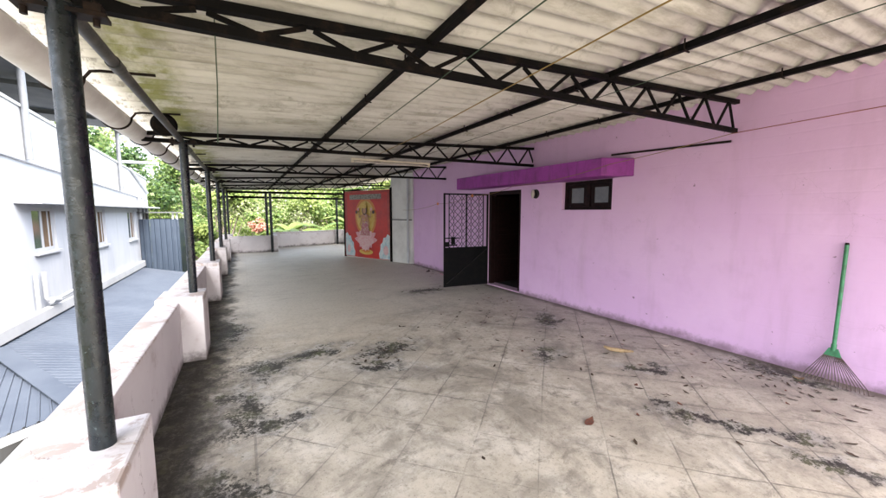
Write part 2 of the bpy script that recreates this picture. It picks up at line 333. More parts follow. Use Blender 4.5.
    M['leaf_dark'] = leaf('dark_leaf', (0.025, 0.055, 0.018), (0.065, 0.115, 0.035))
    M['leaf_pale'] = leaf('pale_leaf', (0.22, 0.26, 0.12), (0.38, 0.39, 0.24), 0.7, 0.5)
    M['flower'] = leaf('salmon_flower', (0.50, 0.19, 0.14), (0.60, 0.33, 0.26), 3)
    M['dry'] = simple('dry_leaf_brown', (0.07, 0.045, 0.026), (0.03, 0.021, 0.015), 0.8, 30)
    M['dryred'] = simple('dry_leaf_rust', (0.17, 0.06, 0.035), (0.10, 0.045, 0.03), 0.7, 30)
    M['husk'] = simple('straw_husk', (0.30, 0.215, 0.12), (0.17, 0.11, 0.06), 0.8, 20)
    M['paper'] = simple('pale_scrap', (0.62, 0.57, 0.48), None, 0.8)
build_materials()

# ------------------------------------------------------------------ mesh helpers
class MB:
    def __init__(s): s.v = []; s.f = []; s.mi = []; s.sm = []; s.cur = 0
    def add(s, vs, fs, smooth=False):
        o = len(s.v); s.v += [tuple(p) for p in vs]
        for f in fs: s.f.append(tuple(i + o for i in f)); s.mi.append(s.cur); s.sm.append(smooth)
        return s
    def box(s, x0, x1, y0, y1, z0, z1):
        v = [(x0, y0, z0), (x1, y0, z0), (x1, y1, z0), (x0, y1, z0), (x0, y0, z1), (x1, y0, z1), (x1, y1, z1), (x0, y1, z1)]
        return s.add(v, [(0, 3, 2, 1), (4, 5, 6, 7), (0, 1, 5, 4), (1, 2, 6, 5), (2, 3, 7, 6), (3, 0, 4, 7)])
    def hexa(s, v):   # 8 corners, same order as box
        return s.add(v, [(0, 3, 2, 1), (4, 5, 6, 7), (0, 1, 5, 4), (1, 2, 6, 5), (2, 3, 7, 6), (3, 0, 4, 7)])
    def bar(s, a, b, w_, h_, up=(0, 0, 1)):
        a, b = Vector(a), Vector(b); d = (b - a).normalized(); u = Vector(up)
        if abs(d.dot(u)) > 0.98: u = Vector((0, 1, 0))
        x = d.cross(u).normalized() * (w_ / 2); y = x.normalized().cross(d) * (h_ / 2)
        v = [a - x - y, a + x - y, b + x - y, b - x - y, a - x + y, a + x + y, b + x + y, b - x + y]
        return s.hexa(v)
    def tube(s, pts, r, n=10, caps=True, smooth=True):
        pts = [Vector(p) for p in pts]; rs = r if isinstance(r, (list, tuple)) else [r] * len(pts)
        rings = []; prev = None
        for i, p in enumerate(pts):
            d = (pts[min(i + 1, len(pts) - 1)] - pts[max(i - 1, 0)]).normalized()
            if prev is None:
                a = Vector((0, 0, 1)) if abs(d.z) < 0.9 else Vector((1, 0, 0))
                x = d.cross(a).normalized()
            else: x = (prev - d * prev.dot(d)).normalized()
            prev = x; y = d.cross(x)
            rings.append([p + (x * math.cos(2 * math.pi * k / n) + y * math.sin(2 * math.pi * k / n)) * rs[i] for k in range(n)])
        v = [q for ring in rings for q in ring]; f = []
        for i in range(len(pts) - 1):
            for k in range(n):
                f.append((i * n + k, i * n + (k + 1) % n, (i + 1) * n + (k + 1) % n, (i + 1) * n + k))
        s.add(v, f, smooth)
        if caps: s.add(rings[0], [tuple(range(n))[::-1]]); s.add(rings[-1], [tuple(range(n))])
        return s
    def poly_prism(s, pts, z0, z1):
        n = len(pts)
        v = [(p[0], p[1], z0) for p in pts] + [(p[0], p[1], z1) for p in pts]
        return s.add(v, [tuple(range(n))[::-1], tuple(range(n, 2 * n))] + [(i, (i + 1) % n, n + (i + 1) % n, n + i) for i in range(n)])
    def build(s, name, mats, parent=None, loc=None, bevel=0.0, origin=None):
        me = bpy.data.meshes.new(name)
        vs = s.v
        if origin is not None:
            vs = [(p[0] - origin[0], p[1] - origin[1], p[2] - origin[2]) for p in vs]
        me.from_pydata(vs, [], s.f); me.update()
        if not isinstance(mats, (list, tuple)): mats = [mats]
        for m in mats: me.materials.append(m)
        me.polygons.foreach_set('material_index', s.mi); me.polygons.foreach_set('use_smooth', s.sm)
        o = bpy.data.objects.new(name, me); COL.objects.link(o)
        if parent is not None: o.parent = parent
        if origin is not None: o.location = origin
        if loc is not None: o.location = loc
        if bevel:
            b = o.modifiers.new('bevel', 'BEVEL'); b.width = bevel; b.segments = 2; b.limit_method = 'ANGLE'; b.angle_limit = R(40)
        return o

def tag(o, label, cat, group=None):
    o['label'] = label; o['category'] = cat
    if group: o['group'] = group
    return o
def thing(name, label, cat, loc=(0, 0, 0), rz=0.0, group=None):
    o = bpy.data.objects.new(name, None); COL.objects.link(o); o.location = loc; o.rotation_euler = (0, 0, rz)
    o.empty_display_size = 0.2
    return tag(o, label, cat, group)
def struct(o): o['kind'] = 'structure'; return o
def copy_tree(o, parent=None):
    c = o.copy(); COL.objects.link(c)
    if parent is not None: c.parent = parent
    for ch in list(o.children): copy_tree(ch, c)
    return c

rnd = random.Random(7)
def roof_z(x): return 2.530 + 0.051 * x       # centre line of the truss top chord

# ------------------------------------------------------------------ ground and terrace slab
ORD = ['first', 'second', 'third', 'fourth', 'fifth', 'sixth']
m = MB(); m.add([(-300, -300, 0), (300, -300, 0), (300, 400, 0), (-300, 400, 0)], [(0, 1, 2, 3)])
struct(m.build('ground', M['ground'], loc=(0, 0, -3.2)))
m = MB(); m.poly_prism([(-0.86, -4.2), (9, -4.2), (9, 19.4), (4.9, 19.4), (1.0, 18.1), (1.0, 16.5), (-0.86, 16.5)], -0.25, 0.0)
struct(m.build('terrace_floor', M['floor']))
m = MB(); m.box(-0.7, 8.9, -4.0, 16.2, -3.2, -0.255)
struct(m.build('terrace_base', M['concrete']))

# ------------------------------------------------------------------ pink house (wall, doorway, gate, awning, window)
house = thing('pink_house', 'long pink painted house wall with a dark doorway, purple ledge and small window', 'house', (4.90, 0, 0), math.atan(0.03))
WT = 2.93; TH = 0.22
D0, D1, DH = 5.55, 6.58, 2.035
W0, W1, WZ0, WZ1 = 3.60, 4.54, 1.635, 2.10
ys = [-2.95, W0, W1, D0, D1, 10.35]; zs = [0, WZ0, DH, WZ1, WT]
def hole(i, j): return (i == 1 and 1 <= j <= 2) or (i == 3 and j <= 1)
bm = bmesh.new(); cache = {}
def bv(x, y, z):
    k = (round(x, 4), round(y, 4), round(z, 4))
    if k not in cache: cache[k] = bm.verts.new(k)
    return cache[k]
for i in range(5):
    for j in range(4):
        if hole(i, j): continue
        y0, y1, z0, z1 = ys[i], ys[i + 1], zs[j], zs[j + 1]
        bm.faces.new([bv(0, y1, z0), bv(0, y0, z0), bv(0, y0, z1), bv(0, y1, z1)])
        bm.faces.new([bv(TH, y0, z0), bv(TH, y1, z0), bv(TH, y1, z1), bv(TH, y0, z1)])
        for (di, dj, e) in ((-1, 0, (y0, z0, y0, z1)), (1, 0, (y1, z1, y1, z0)), (0, -1, (y1, z0, y0, z0)), (0, 1, (y0, z1, y1, z1))):
            a, b = i + di, j + dj
            if not (0 <= a < 5 and 0 <= b < 4) or hole(a, b):
                bm.faces.new([bv(0, e[0], e[1]), bv(TH, e[0], e[1]), bv(TH, e[2], e[3]), bv(0, e[2], e[3])])
bmesh.ops.recalc_face_normals(bm, faces=bm.faces)
me = bpy.data.meshes.new('wall'); bm.to_mesh(me); bm.free(); me.materials.append(M['pink'])
o = bpy.data.objects.new('wall', me); COL.objects.link(o); o.parent = house
# rooms behind the openings
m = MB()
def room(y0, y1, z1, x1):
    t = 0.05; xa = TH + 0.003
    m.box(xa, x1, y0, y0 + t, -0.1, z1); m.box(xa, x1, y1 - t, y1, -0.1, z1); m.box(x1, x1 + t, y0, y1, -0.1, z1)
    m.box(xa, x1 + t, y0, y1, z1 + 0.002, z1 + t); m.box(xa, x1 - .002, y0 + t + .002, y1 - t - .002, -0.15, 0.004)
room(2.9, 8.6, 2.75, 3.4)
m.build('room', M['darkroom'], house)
# door frame
df = MB(); df.box(0.02, 0.13, D0 + 0.003, D0 + 0.075, 0.03, DH - .002); df.box(0.02, 0.13, D1 - 0.075, D1 - 0.003, 0.03, DH - .002); df.box(0.02, 0.13, D0 + 0.077, D1 - 0.077, DH - 0.08, DH - 0.002)
dfo = df.build('door_frame', M['wood'], house, bevel=0.004)
m = MB(); m.box(-0.012, TH - 0.01, D0 + 0.003, D1 - 0.003, 0.001, 0.026); m.build('threshold', M['soffit'], house, bevel=0.004)
# inner timber door, standing open into the room against the far side
m = MB(); m.box(0.14, 1.00, D1 - 0.07, D1 - 0.03, 0.04, DH - 0.09)
for (a, b, c_, d_) in ((0.22, 0.90, 0.15, 0.55), (0.22, 0.90, 0.65, 1.1), (0.22, 0.90, 1.2, 1.85)): m.box(a, b, D1 - 0.082, D1 - 0.071, c_, d_)
m.build('inner_door', M['wood'], house, bevel=0.004)
# purple concrete ledge
m = MB(); m.poly_prism([(-.003, 3.27), (-.003, 7.2), (-.43, 7.2), (-.43, 3.48)], 2.10, 2.345)
lg = m.build('awning', M['purple'], house, bevel=0.008)
# small window
wf = MB(); fx0, fx1 = 0.07, 0.13
y0, y1, z0, z1 = W0 + .003, W1 - .003, WZ0 + .003, WZ1 - .003
wf.box(fx0, fx1, y0, y0 + .055, z0, z1); wf.box(fx0, fx1, y1 - .055, y1, z0, z1); wf.box(fx0, fx1, y0 + .056, y1 - .056, z0, z0 + .05); wf.box(fx0, fx1, y0 + .056, y1 - .056, z1 - .05, z1)
ym = (y0 + y1) / 2; wf.box(fx0 - .004, fx1, ym - .035, ym + .035, z0 + .051, z1 - .051)
for (a, b) in ((y0 + .06, ym - .04), (ym + .04, y1 - .06)):
    t = .055; sx0, sx1 = fx0 + .012, fx1 - .01
    wf.box(sx0, sx1, a, a + t, z0 + .053, z1 - .053); wf.box(sx0, sx1, b - t, b, z0 + .053, z1 - .053)
    wf.box(sx0, sx1, a + t + .001, b - t - .001, z0 + .053, z0 + .053 + t); wf.box(sx0, sx1, a + t + .001, b - t - .001, z1 - .053 - t, z1 - .053)
win = wf.build('window', M['wood'], house, bevel=0.003)
for (a, b) in ((y0 + .06, ym - .04), (ym + .04, y1 - .06)):
    m = MB(); m.box(fx0 + .03, fx0 + .038, a + .05, b - .05, z0 + .10, z1 - .10); m.build('pane', M['pane'], win)
# gate swung fully open, hinged at the far jamb
GW, GH = 1.04, 1.985
gate = MB(); fr = 0.03
gate.box(0, fr, 0, fr, 0.03, GH); gate.box(GW - fr, GW, 0, fr, 0.03, GH)
gate.box(fr, GW - fr, 0.001, fr - .001, GH - fr, GH - .001); gate.box(fr, GW - fr, 0.001, fr - .001, 0.031, 0.03 + fr); gate.box(fr, GW - fr, 0.001, fr - .001, 0.83, 0.83 + fr)
gate.box(GW / 2 - .012, GW / 2 + .012, 0.003, fr - .003, 0.86, GH - fr)
for xx in (0.12, GW - 0.12): gate.box(xx - .007, xx + .007, 0.006, fr - .006, 0.86, GH - fr)
gate_o = gate.build('gate', M['gate'], house)
gate_o.location = (-0.045, 6.545, 0); gate_o.rotation_euler = (0, 0, R(180 - 7.5))
m = MB(); m.box(fr, GW - fr, 0.010, 0.016, 0.06, 0.83); m.build('lower_panel', M['gate'], gate_o)
m = MB(); m.bar((0.04, 0.035, 0.80), (GW - 0.06, 0.035, 0.10), 0.012, 0.03, (0, 1, 0)); m.build('brace', M['gatebrace'], gate_o)
m = MB()
for (a, b) in ((0.127, GW / 2 - .012), (GW / 2 + .012, GW - 0.127)):
    wdt = b - a; z0g, z1g = 0.86, GH - fr; K = 48
    for ph in (0, 1):
        for base in (0.0, 0.5, 1.0):
            for sgn in (1, -1):
                pts = []
                for k in range(K + 1):
                    t = k / K; zz = z0g + t * (z1g - z0g)
                    xx = base + sgn * 0.25 * math.sin(2 * math.pi * (t * 2.0) + ph * math.pi / 2)
                    if 0 <= xx <= 1: pts.append((a + xx * wdt, 0.016, zz))
                    else:
                        if len(pts) > 2: m.tube(pts, 0.0055, 5, False)
                        pts = []
                if len(pts) > 2: m.tube(pts, 0.0055, 5, False)
m.build('grille', M['gate'], gate_o)
m = MB(); m.tube([(GW - .34, .05, 1.06), (GW - .01, .05, 1.06)], 0.011, 8); m.box(GW - .24, GW - .16, .028, .055, .93, 1.08); m.box(GW - .10, GW - .03, .028, .05, .88, .98)
m.box(GW - .30, GW - .02, .03, .04, .90, .925)
m.build('latch', M['gate'], gate_o)

# wall-mounted fittings near the door
def hw(x, y, z):   # house local to world
    a = math.atan(0.03); return Vector((4.90 + x * math.cos(a) - y * math.sin(a), x * math.sin(a) + y * math.cos(a), z))
p = hw(0, 5.15, 1.93)
lamp = thing('wall_lamp', 'small old lamp holder with pale oval shade on pink wall between door and window', 'lamp', p, math.atan(.03))
m = MB(); m.tube([(-.004, 0, 0), (-.03, 0, 0)], [.085, .078], 18); m.build('base', M['black'], lamp)
m = MB(); m.tube([(-.03, 0, -.01), (-.08, 0, -.02)], .022, 10); m.build('socket', M['black'], lamp)
m = MB()
prof = [(0.0, .085), (.02, .075), (.035, .05), (.04, .0), (.03, -.05), (.015, -.085)]
m.tube([(-.075, 0, .075), (-.08, 0, .05), (-.085, 0, .0), (-.085, 0, -.05), (-.08, 0, -.085)], [.010, .028, .034, .026, .008], 12); m.build('shade', M['lampwhite'], lamp)
m = MB(); m.tube([hw(-.02, 3.62, 2.43) , hw(-.02, 2.14, 2.385)], .013, 8)
tag(m.build('conduit_pipe', M['strap'], origin=tuple(hw(-.02, 2.9, 2.41))), 'thin dark pipe fixed slantwise on pink wall above the purple ledge end', 'pipe')

# ------------------------------------------------------------------ grey-white partition and banner
pa = Vector((4.53, 10.30)); pb = Vector((4.17, 11.15))
m = MB(); dv = (pb - pa).normalized(); nv = Vector((-dv.y, dv.x)) * -1
m.poly_prism([tuple(pa), tuple(pb), (pb.x + .8, pb.y + .2), (pa.x + .5, pa.y + .12)], 0, 2.78)
part = thing('partition_wall', 'tall grey white wall between the red poster and the pink wall', 'wall', (4.35, 10.7, 0))
o = m.build('panel', M['offwhite'], part); o.location = (-4.35, -10.7, 0)
m = MB(); m.box(4.95, 5.08, 11.4, 19.2, 0, 1.9); o = m.build('daylight_blocker', M['offwhite'], part); o.location = (-4.35, -10.7, 0)  # unseen wall added to keep daylight off the far parapet
m = MB(); mid = pa.lerp(pb, .15)
m.tube([(mid.x - .045, mid.y - .02, .02), (mid.x - .045, mid.y - .02, 2.6)], .035, 10); o = m.build('downpipe', M['greypipe'], part); o.location = (-4.35, -10.7, 0)
m = MB(); q0 = pa.lerp(pb, .3) ; m.bar((pa.x - .02, pa.y - .01, 1.36), (pb.x - .02, pb.y - .01, 1.36), .02, .03); o = m.build('rail', M['eavepipe'], part); o.location = (-4.35, -10.7, 0)

BA = Vector((3.23, 13.36, 0)); BB = Vector((4.147, 11.165, 0)); BL = (BB - BA).length
bdir = (BB - BA).normalized()
ban = thing('banner', 'large red poster of a figure on a pink lotus beside the grey white wall', 'poster', BA, math.atan2(bdir.y, bdir.x))
# local: x along the board, -y... the side towards the terrace
FS = -1
def quad2(mb, pts, d): 
    mb.add([(u, FS * d, v) for u, v in pts], [tuple(range(len(pts)))])
bm_ = MB(); H = 2.33
MATS = ['b_red', 'b_dred', 'b_gold', 'b_orange', 'b_pink', 'b_lpink', 'b_cloud', 'b_skin', 'b_sari', 'b_dark', 'b_grey']
def setm(k): bm_.cur = MATS.index(k)
setm('b_dred'); bm_.box(0, BL, -.0, .03, 0.03, H)
d = [0.003]
def layer(k, pts): setm(k); quad2(bm_, pts, d[0]); d[0] += 0.0012
def ell(cx, cy, rx, ry, n=28, a0=0, a1=360): return [(cx + rx * math.cos(R(a0 + (a1 - a0) * i / n)), cy + ry * math.sin(R(a0 + (a1 - a0) * i / n))) for i in range(n if a1 - a0 == 360 else n + 1)]
layer('b_red', [(.14, .03), (BL - .14, .03), (BL - .14, H - .09), (.14, H - .09)])
CX = BL * .485
layer('b_orange', ell(CX, 1.42, .56, .66)); layer('b_gold', ell(CX, 1.42, .47, .56))
layer('b_grey', [(.3, H - .30), (BL - .42, H - .30), (BL - .42, H - .13), (.3, H - .13)])
def cloud(cx, sgn):
    pts = [(cx + sgn * .0, .05)]
    for i in range(9):
        a = R(i * 11.25); rr = 1 + .09 * (i % 2)
        pts.append((cx + sgn * .50 * rr * math.cos(a), .05 + .78 * rr * math.sin(a)))
    layer('b_cloud', pts if sgn > 0 else pts[::-1])
cloud(.03, 1); cloud(BL - .03, -1)
layer('b_lpink', ell(.22, .3, .1, .14)); layer('b_lpink', ell(BL - .22, .34, .12, .16))
layer('b_gold', ell(CX, .24, .36, .10)); layer('b_orange', ell(CX, .27, .22, .05))
def petal(cx, cy, ang, L, W, k):
    ca, sa = math.cos(R(ang)), math.sin(R(ang)); pts = []
    for (t, s_) in ((0, .25), (.3, .9), (.6, 1), (.85, .6), (1, 0), (.85, -.6), (.6, -1), (.3, -.9), (0, -.25)):
        pts.append((cx + t * L * ca - s_ * W * sa, cy + t * L * sa + s_ * W * ca))
    layer(k, pts)
for a in (175, 5, 152, 28): petal(CX, .62, a, .60, .11, 'b_pink')
for a in (130, 50, 105, 75): petal(CX, .58, a, .50, .11, 'b_lpink')
for a in (200, -20, 225, -45, 250, -70, 270): petal(CX, .72, a, .46, .12, 'b_pink' if a % 2 else 'b_lpink')
for a in (212, -32, 240, -60): petal(CX, .70, a, .40, .07, 'b_lpink')
# figure: skirt, torso, arms, head, crown
layer('b_sari', [(CX - .27, .80), (CX + .27, .80), (CX + .20, 1.05), (CX + .13, 1.30), (CX - .13, 1.30), (CX - .20, 1.05)])
layer('b_skin', [(CX - .12, 1.28), (CX + .12, 1.28), (CX + .17, 1.52), (CX - .17, 1.52)])
for sg in (1, -1):
    up = [(CX + sg * .14, 1.50), (CX + sg * .30, 1.38), (CX + sg * .34, 1.62), (CX + sg * .30, 1.64), (CX + sg * .27, 1.46), (CX + sg * .15, 1.44)]
    layer('b_skin', up if sg < 0 else up[::-1])
    lo = [(CX + sg * .15, 1.46), (CX + sg * .26, 1.20), (CX + sg * .18, 1.05), (CX + sg * .15, 1.08), (CX + sg * .20, 1.20), (CX + sg * .11, 1.40)]
    layer('b_skin', lo if sg < 0 else lo[::-1])
    layer('b_dark', ell(CX + sg * .44, 1.60, .055, .06, 12)); layer('b_pink', ell(CX + sg * .34, 1.69, .05, .06, 12))
layer('b_sari', [(CX - .14, 1.32), (CX - .02, 1.32), (CX + .15, 1.52), (CX + .04, 1.52)])
layer('b_dark', ell(CX, 1.66, .13, .16)); layer('b_skin', ell(CX, 1.65, .085, .11))
layer('b_gold', [(CX - .10, 1.73), (CX + .10, 1.73), (CX + .07, 1.86), (CX, 1.93), (CX - .07, 1.86)])
for k in range(5): layer('b_gold', ell(CX, 1.46 - k * .055, .05 + .008 * (2 - abs(k - 2)), .012, 10))
bm_.build('print', [M[k] for k in MATS], ban)
m = MB(); m.box(BL + .003, BL + .06, -.03, .04, 0, H + .02); m.box(-.05, -.003, -.02, .04, 0, H + .02); m.box(-.05, BL + .06, -.0, .04, H + .023, H + .06)
m.build('frame', M['steel'], ban)

# ------------------------------------------------------------------ parapets and pillars
PY = [1.86 + 3.05 * k for k in range(-1, 6)]        # pole positions
par = thing('parapet_wall', 'low pale pink parapet wall running along the open left side of the terrace', 'wall', (-.74, 6, 0))
m = MB(); m.box(-.845 + .74, -.63 + .74, -4.15 - 6, 16.42 - 6, 0, .655); m.build('wall', M['parapet'], par, bevel=0.012)
for k, y in enumerate(PY):
    m = MB(); hgt = .672 if k < 2 else .70
    m.box(-.838, -.42, y - .31, y + .22, 0.001, hgt); o = m.build('pillar', M['parapet'], par, bevel=0.012, origin=(-.63, y, 0)); o.location = (-.63 + .74, y - 6, 0)
m = MB(); m.box(-.62, 1.02, 16.22, 16.40, 0, .66); tag(m.build('parapet_wall', M['parapet'], bevel=.012, origin=(.2, 16.3, 0)), 'short low parapet section at the far left end of the terrace', 'wall')
m = MB(); a0, a1 = Vector((1.05, 17.86)), Vector((4.75, 19.1)); t = .17
m.poly_prism([(a0.x, a0.y), (a1.x, a1.y), (a1.x, a1.y + t), (a0.x, a0.y + t)], 0, .70)
tag(m.build('parapet_wall', M['parapet'], bevel=.012, origin=(3, 18.5, 0)), 'longer low parapet section set further back, left of the red poster', 'wall')
m = MB(); m.box(1.023, 1.19, 16.23, 17.85, 0, .655); tag(m.build('parapet_wall', M['parapet'], bevel=.012, origin=(1.1, 17, 0)), 'low return wall joining the two far parapet sections', 'wall')

# ------------------------------------------------------------------ eave poles
def make_pole(top):
    t = thing('roof_pole', 'x', 'pole', (0, 0, 0), 0, 'poles along the parapet')
    m = MB(); m.tube([(0, 0, 0), (0, 0, top * .5), (0, 0, top)], .041, 20); m.build('shaft', M['pole'], t)
    m = MB(); m.box(-.12, .13, -.035, .035, top - .03, top - .015)
    for sx in (-1, 1): m.box(sx * .095 - .025, sx * .095 + .025, -.036, .036, top - .014, top + .012); m.tube([(sx * .095, 0, top - .055), (sx * .095, 0, top + .03)], .011, 8)
    m.build('saddle', M['strap'], t)
    return t
plab = ['round dark green steel pole behind the viewer on the parapet',
        'thick dark green steel pole in the left foreground standing on the nearest parapet pillar',
        'dark green pole beside the round black plate, second along the parapet',
        'third dark green pole along the parapet from the viewer',
        'fourth dark green pole along the parapet from the viewer',
        'fifth thin looking dark green pole along the parapet',
        'last dark green pole of the parapet row, at its far corner']
pole0 = None
for k, y in enumerate(PY):
    zb = (.672 if k < 2 else .70)
    if pole0 is None: pole0 = make_pole(2.335 - .70); o = pole0
    else: o = copy_tree(pole0)
    o.location = (-.535, y, zb); o['label'] = plab[k]
    if k < 2: o.scale = (1, 1, (2.335 - .672) / (2.335 - .70))
m = MB(); m.tube([(-.555, -1.3, 2.375), (-.555, 16.6, 2.375)], .029, 16)
ep = thing('eave_pipe', 'long grey steel pipe under the eave carried on the row of poles', 'pipe', (-.555, 6, 2.375))
o = m.build('pipe', M['eavepipe'], ep); o.location = (.555, -6, -2.375)
for y in (2.62, 5.7, 8.9, 12):
    m = MB(); m.tube([(-.555, y - .07, 2.375), (-.555, y + .05, 2.375)], .034, 16); o = m.build('joint', M['eavepipe'], ep, origin=(-.555, y, 2.375)); o.location = (0, y - 6, 0)
m = MB(); ax = Vector((.25, -.88, -.42)).normalized(); c0 = Vector((-.63, 4.48, 2.44))
m.tube([c0, c0 + ax * .02, c0 + ax * .03], [.108, .108, .085], 26)
tag(m.build('metal_plate', M['steel'], origin=tuple(c0)), 'round black metal plate wedged above the eave pipe', 'plate')

# far posts and end beams
def post(x, y, zt, lab, zb=0.0):
    t = thing('roof_post', lab, 'post', (x, y, zb), 0, 'posts at the far end')
    m = MB(); m.tube([(0, 0, 0), (0, 0, zt - zb)], .05, 14); m.build('shaft', M['pole'], t)
    m = MB(); m.box(-.1, .1, -.05, .05, zt - zb + .001, zt - zb + .03); m.build('head_plate', M['steel'], t)
post(.97, 16.14, 2.36, 'dark post at the far end before the step between two parapets', 0)
post(.86, 17.0, 2.36, 'dark post just outside the far left parapet, left of its twin', -.2)
post(4.12, 18.72, 2.30, 'dark post at the far parapet nearest the red poster', 0)
for (a, b, lab) in (((-.9, 16.55, 2.385), (4.9, 16.75, 2.40), 'dark steel beam across the far end at the last sheet edge'),
                    ((-.75, 17.35, 2.22), (5.2, 18.9, 2.25), 'lower dark beam crossing beyond the roof edge at the far end')):
    m = MB(); m.bar(a, b, .06, .09); tag(m.build('end_beam', M['steel'], origin=a), lab, 'beam')

# ------------------------------------------------------------------ trusses
XA, XB = -.95, 4.80; ZB = 2.47
def make_truss():
    t = thing('roof_truss', 'x', 'truss', (0, 0, 0), 0, 'steel roof trusses')
    def zt(x): return roof_z(x) - ZB
    m = MB(); m.bar((XA, 0, zt(XA) + .012), (XB, 0, zt(XB)), .05, .042); m.build('top_chord', M['steel'], t)
    m = MB(); m.bar((XA, 0, -.045), (XB, 0, 0), .05, .042); m.build('bottom_chord', M['steel'], t)
    per = .475; x = XA + .35; k = 0
    pts = []
    while x < XB - .02: pts.append(x); x += per / 2
    pts.append(XB - .012)
    up = True
    for i in range(len(pts) - 1):
        a, b = pts[i], pts[i + 1]
        za = (zt(a) - .022) if up else .020 - .045 * (XB - a) / (XB - XA)
        zb_ = .020 - .045 * (XB - b) / (XB - XA) if up else (zt(b) - .022)
        g = .022 if up else -.022
        m = MB(); m.bar((a + .02, 0.004 * (1 if up else -1), za), (b - .02, 0.004 * (1 if up else -1), zb_), .022, .018, (0, 1, 0)); m.build('diagonal_bar', M['steel'], t, origin=((a + b) / 2, 0, 0))
        up = not up
    return t
TY = [-.6, 2.1, 5.25, 8.4, 11.5, 14.6]
tlab = ['steel roof truss behind the viewer', 'nearest black steel lattice truss crossing overhead, ending on the pink wall',
        'black lattice truss just in front of the cream tube lamp', 'third black truss from the viewer, ending on the pink wall by the purple ledge',
        'black truss crossing just above the red poster', 'farthest black truss before the open end of the roof']
tr0 = None
for k, y in enumerate(TY):
    if tr0 is None: tr0 = make_truss(); o = tr0
    else: o = copy_tree(tr0)
    o.location = (0, y, ZB + (.02 if k < 2 else -.018)); o['label'] = tlab[k]
for (x, lab) in ((1.05, 'long black purlin under the roof sheets nearest the open side'), (2.68, 'long black purlin in the middle of the roof'), (4.15, 'long black purlin close above the pink wall')):
    m = MB(); zc = roof_z(x) + .021 + .0225; m.box(-.021, .021, -2.8, 19.3, -.0225, .0225)
    pu = thing('purlin', lab, 'purlin', (x, 0, zc), 0, 'long roof purlins')
    m.build('bar', M['steel'], pu)
    for q in range(22):
        yy = -1.3 + q * .93
        m = MB(); m.tube([(-.028, yy, -.035), (-.028, yy, .045)], .006, 6); m.tube([(-.028, yy, -.032), (.028, yy, -.032)], .006, 6); m.build('hook_bolt', M['strap'], pu, origin=(0, yy, 0))

# ------------------------------------------------------------------ corrugated asbestos roof, sheet by sheet
roof = thing('corrugated_roof', 'old off white corrugated asbestos sheet roof stained with green algae', 'roof', (0, 6, 2.7))
PITCH = .146; NC = 7; SW = PITCH * NC
def sheet_mesh(x0, x1, name, lift0, lift1, nx=6):
    v = []; f = []; ny = NC * 10 + 6; th = .006
    for s_ in (0, 1):
        for i in range(nx + 1):
            xx = x0 + (x1 - x0) * i / nx; lf = lift0 + (lift1 - lift0) * i / nx
            for j in range(ny + 1):
                yy = j * PITCH / 10
                zz = roof_z(xx) + .021 + .045 + .026 + .024 * math.cos(2 * math.pi * yy / PITCH) + lf + (th if s_ else 0)
                v.append((xx, yy, zz))
    nyy = ny + 1; tot = (nx + 1) * nyy
    for i in range(nx):
        for j in range(ny):
            a = i * nyy + j; f.append((a, a + 1, a + nyy + 1, a + nyy)); a += tot; f.append((a, a + nyy, a + nyy + 1, a + 1))
    for i in range(nx):
        a = i * nyy; f.append((a, a + nyy, a + nyy + tot, a + tot)); a = i * nyy + ny; f.append((a, a + tot, a + nyy + tot, a + nyy))
    for j in range(ny):
        f.append((j, j + tot, j + 1 + tot, j + 1)); a = nx * nyy + j; f.append((a, a + 1, a + 1 + tot, a + tot))
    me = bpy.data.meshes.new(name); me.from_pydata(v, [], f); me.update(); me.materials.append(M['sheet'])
    me.polygons.foreach_set('use_smooth', [True] * len(f))
    return me
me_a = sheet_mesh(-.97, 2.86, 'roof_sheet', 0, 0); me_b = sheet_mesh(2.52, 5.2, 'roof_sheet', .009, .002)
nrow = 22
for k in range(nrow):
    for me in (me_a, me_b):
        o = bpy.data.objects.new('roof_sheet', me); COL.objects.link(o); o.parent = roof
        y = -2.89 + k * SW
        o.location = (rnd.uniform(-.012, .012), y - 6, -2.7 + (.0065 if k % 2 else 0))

# ------------------------------------------------------------------ gutter
gut = thing('gutter', 'pinkish grey round gutter pipe hung below the eave', 'gutter', (-1.0, 6, 2.49))
m = MB(); n = 18; r0, r1 = .108, .1; rings = []
prof = [(r0 * math.cos(R(195 + 150 * 0 + a)), r0 * math.sin(R(a + 195))) for a in [0]]
prof = []
for i in range(n + 1): a = R(178 + 184 * i / n); prof.append((r0 * math.cos(a), r0 * math.sin(a)))
for i in range(n, -1, -1): a = R(178 + 184 * i / n); prof.append((r1 * math.cos(a), r1 * math.sin(a)))
L0, L1 = -6.9, 10.6; q = len(prof)
m.add([(p[0], L0, p[1]) for p in prof] + [(p[0], L1, p[1]) for p in prof], [(i, (i + 1) % q, q + (i + 1) % q, q + i) for i in range(q)], True)
m.build('trough', M['gutter'], gut)
for y in (2.05, 3.36, 4.55, 5.5, 6.4, 7.4, 8.5, 9.6, 10.7, 11.8, 12.9, 14.0, 15.1, .9, -.2):
    pts = [(.50, 0, .075), (.20, 0, .055), (.15, 0, .045), (.118, 0, 0.0)]
    for i in range(1, 12): a = R(360 - i * 15); pts.append((.1145 * math.cos(a), 0, .1145 * math.sin(a)))
    m = MB()
    for i in range(len(pts) - 1):
        m.bar(pts[i], pts[i + 1], .026, .008, (0, 1, 0)) if False else None
    m.tube(pts, .0095, 6); o = m.build('bracket', M['strap'], gut); o.location = (0, y - 6, 0)

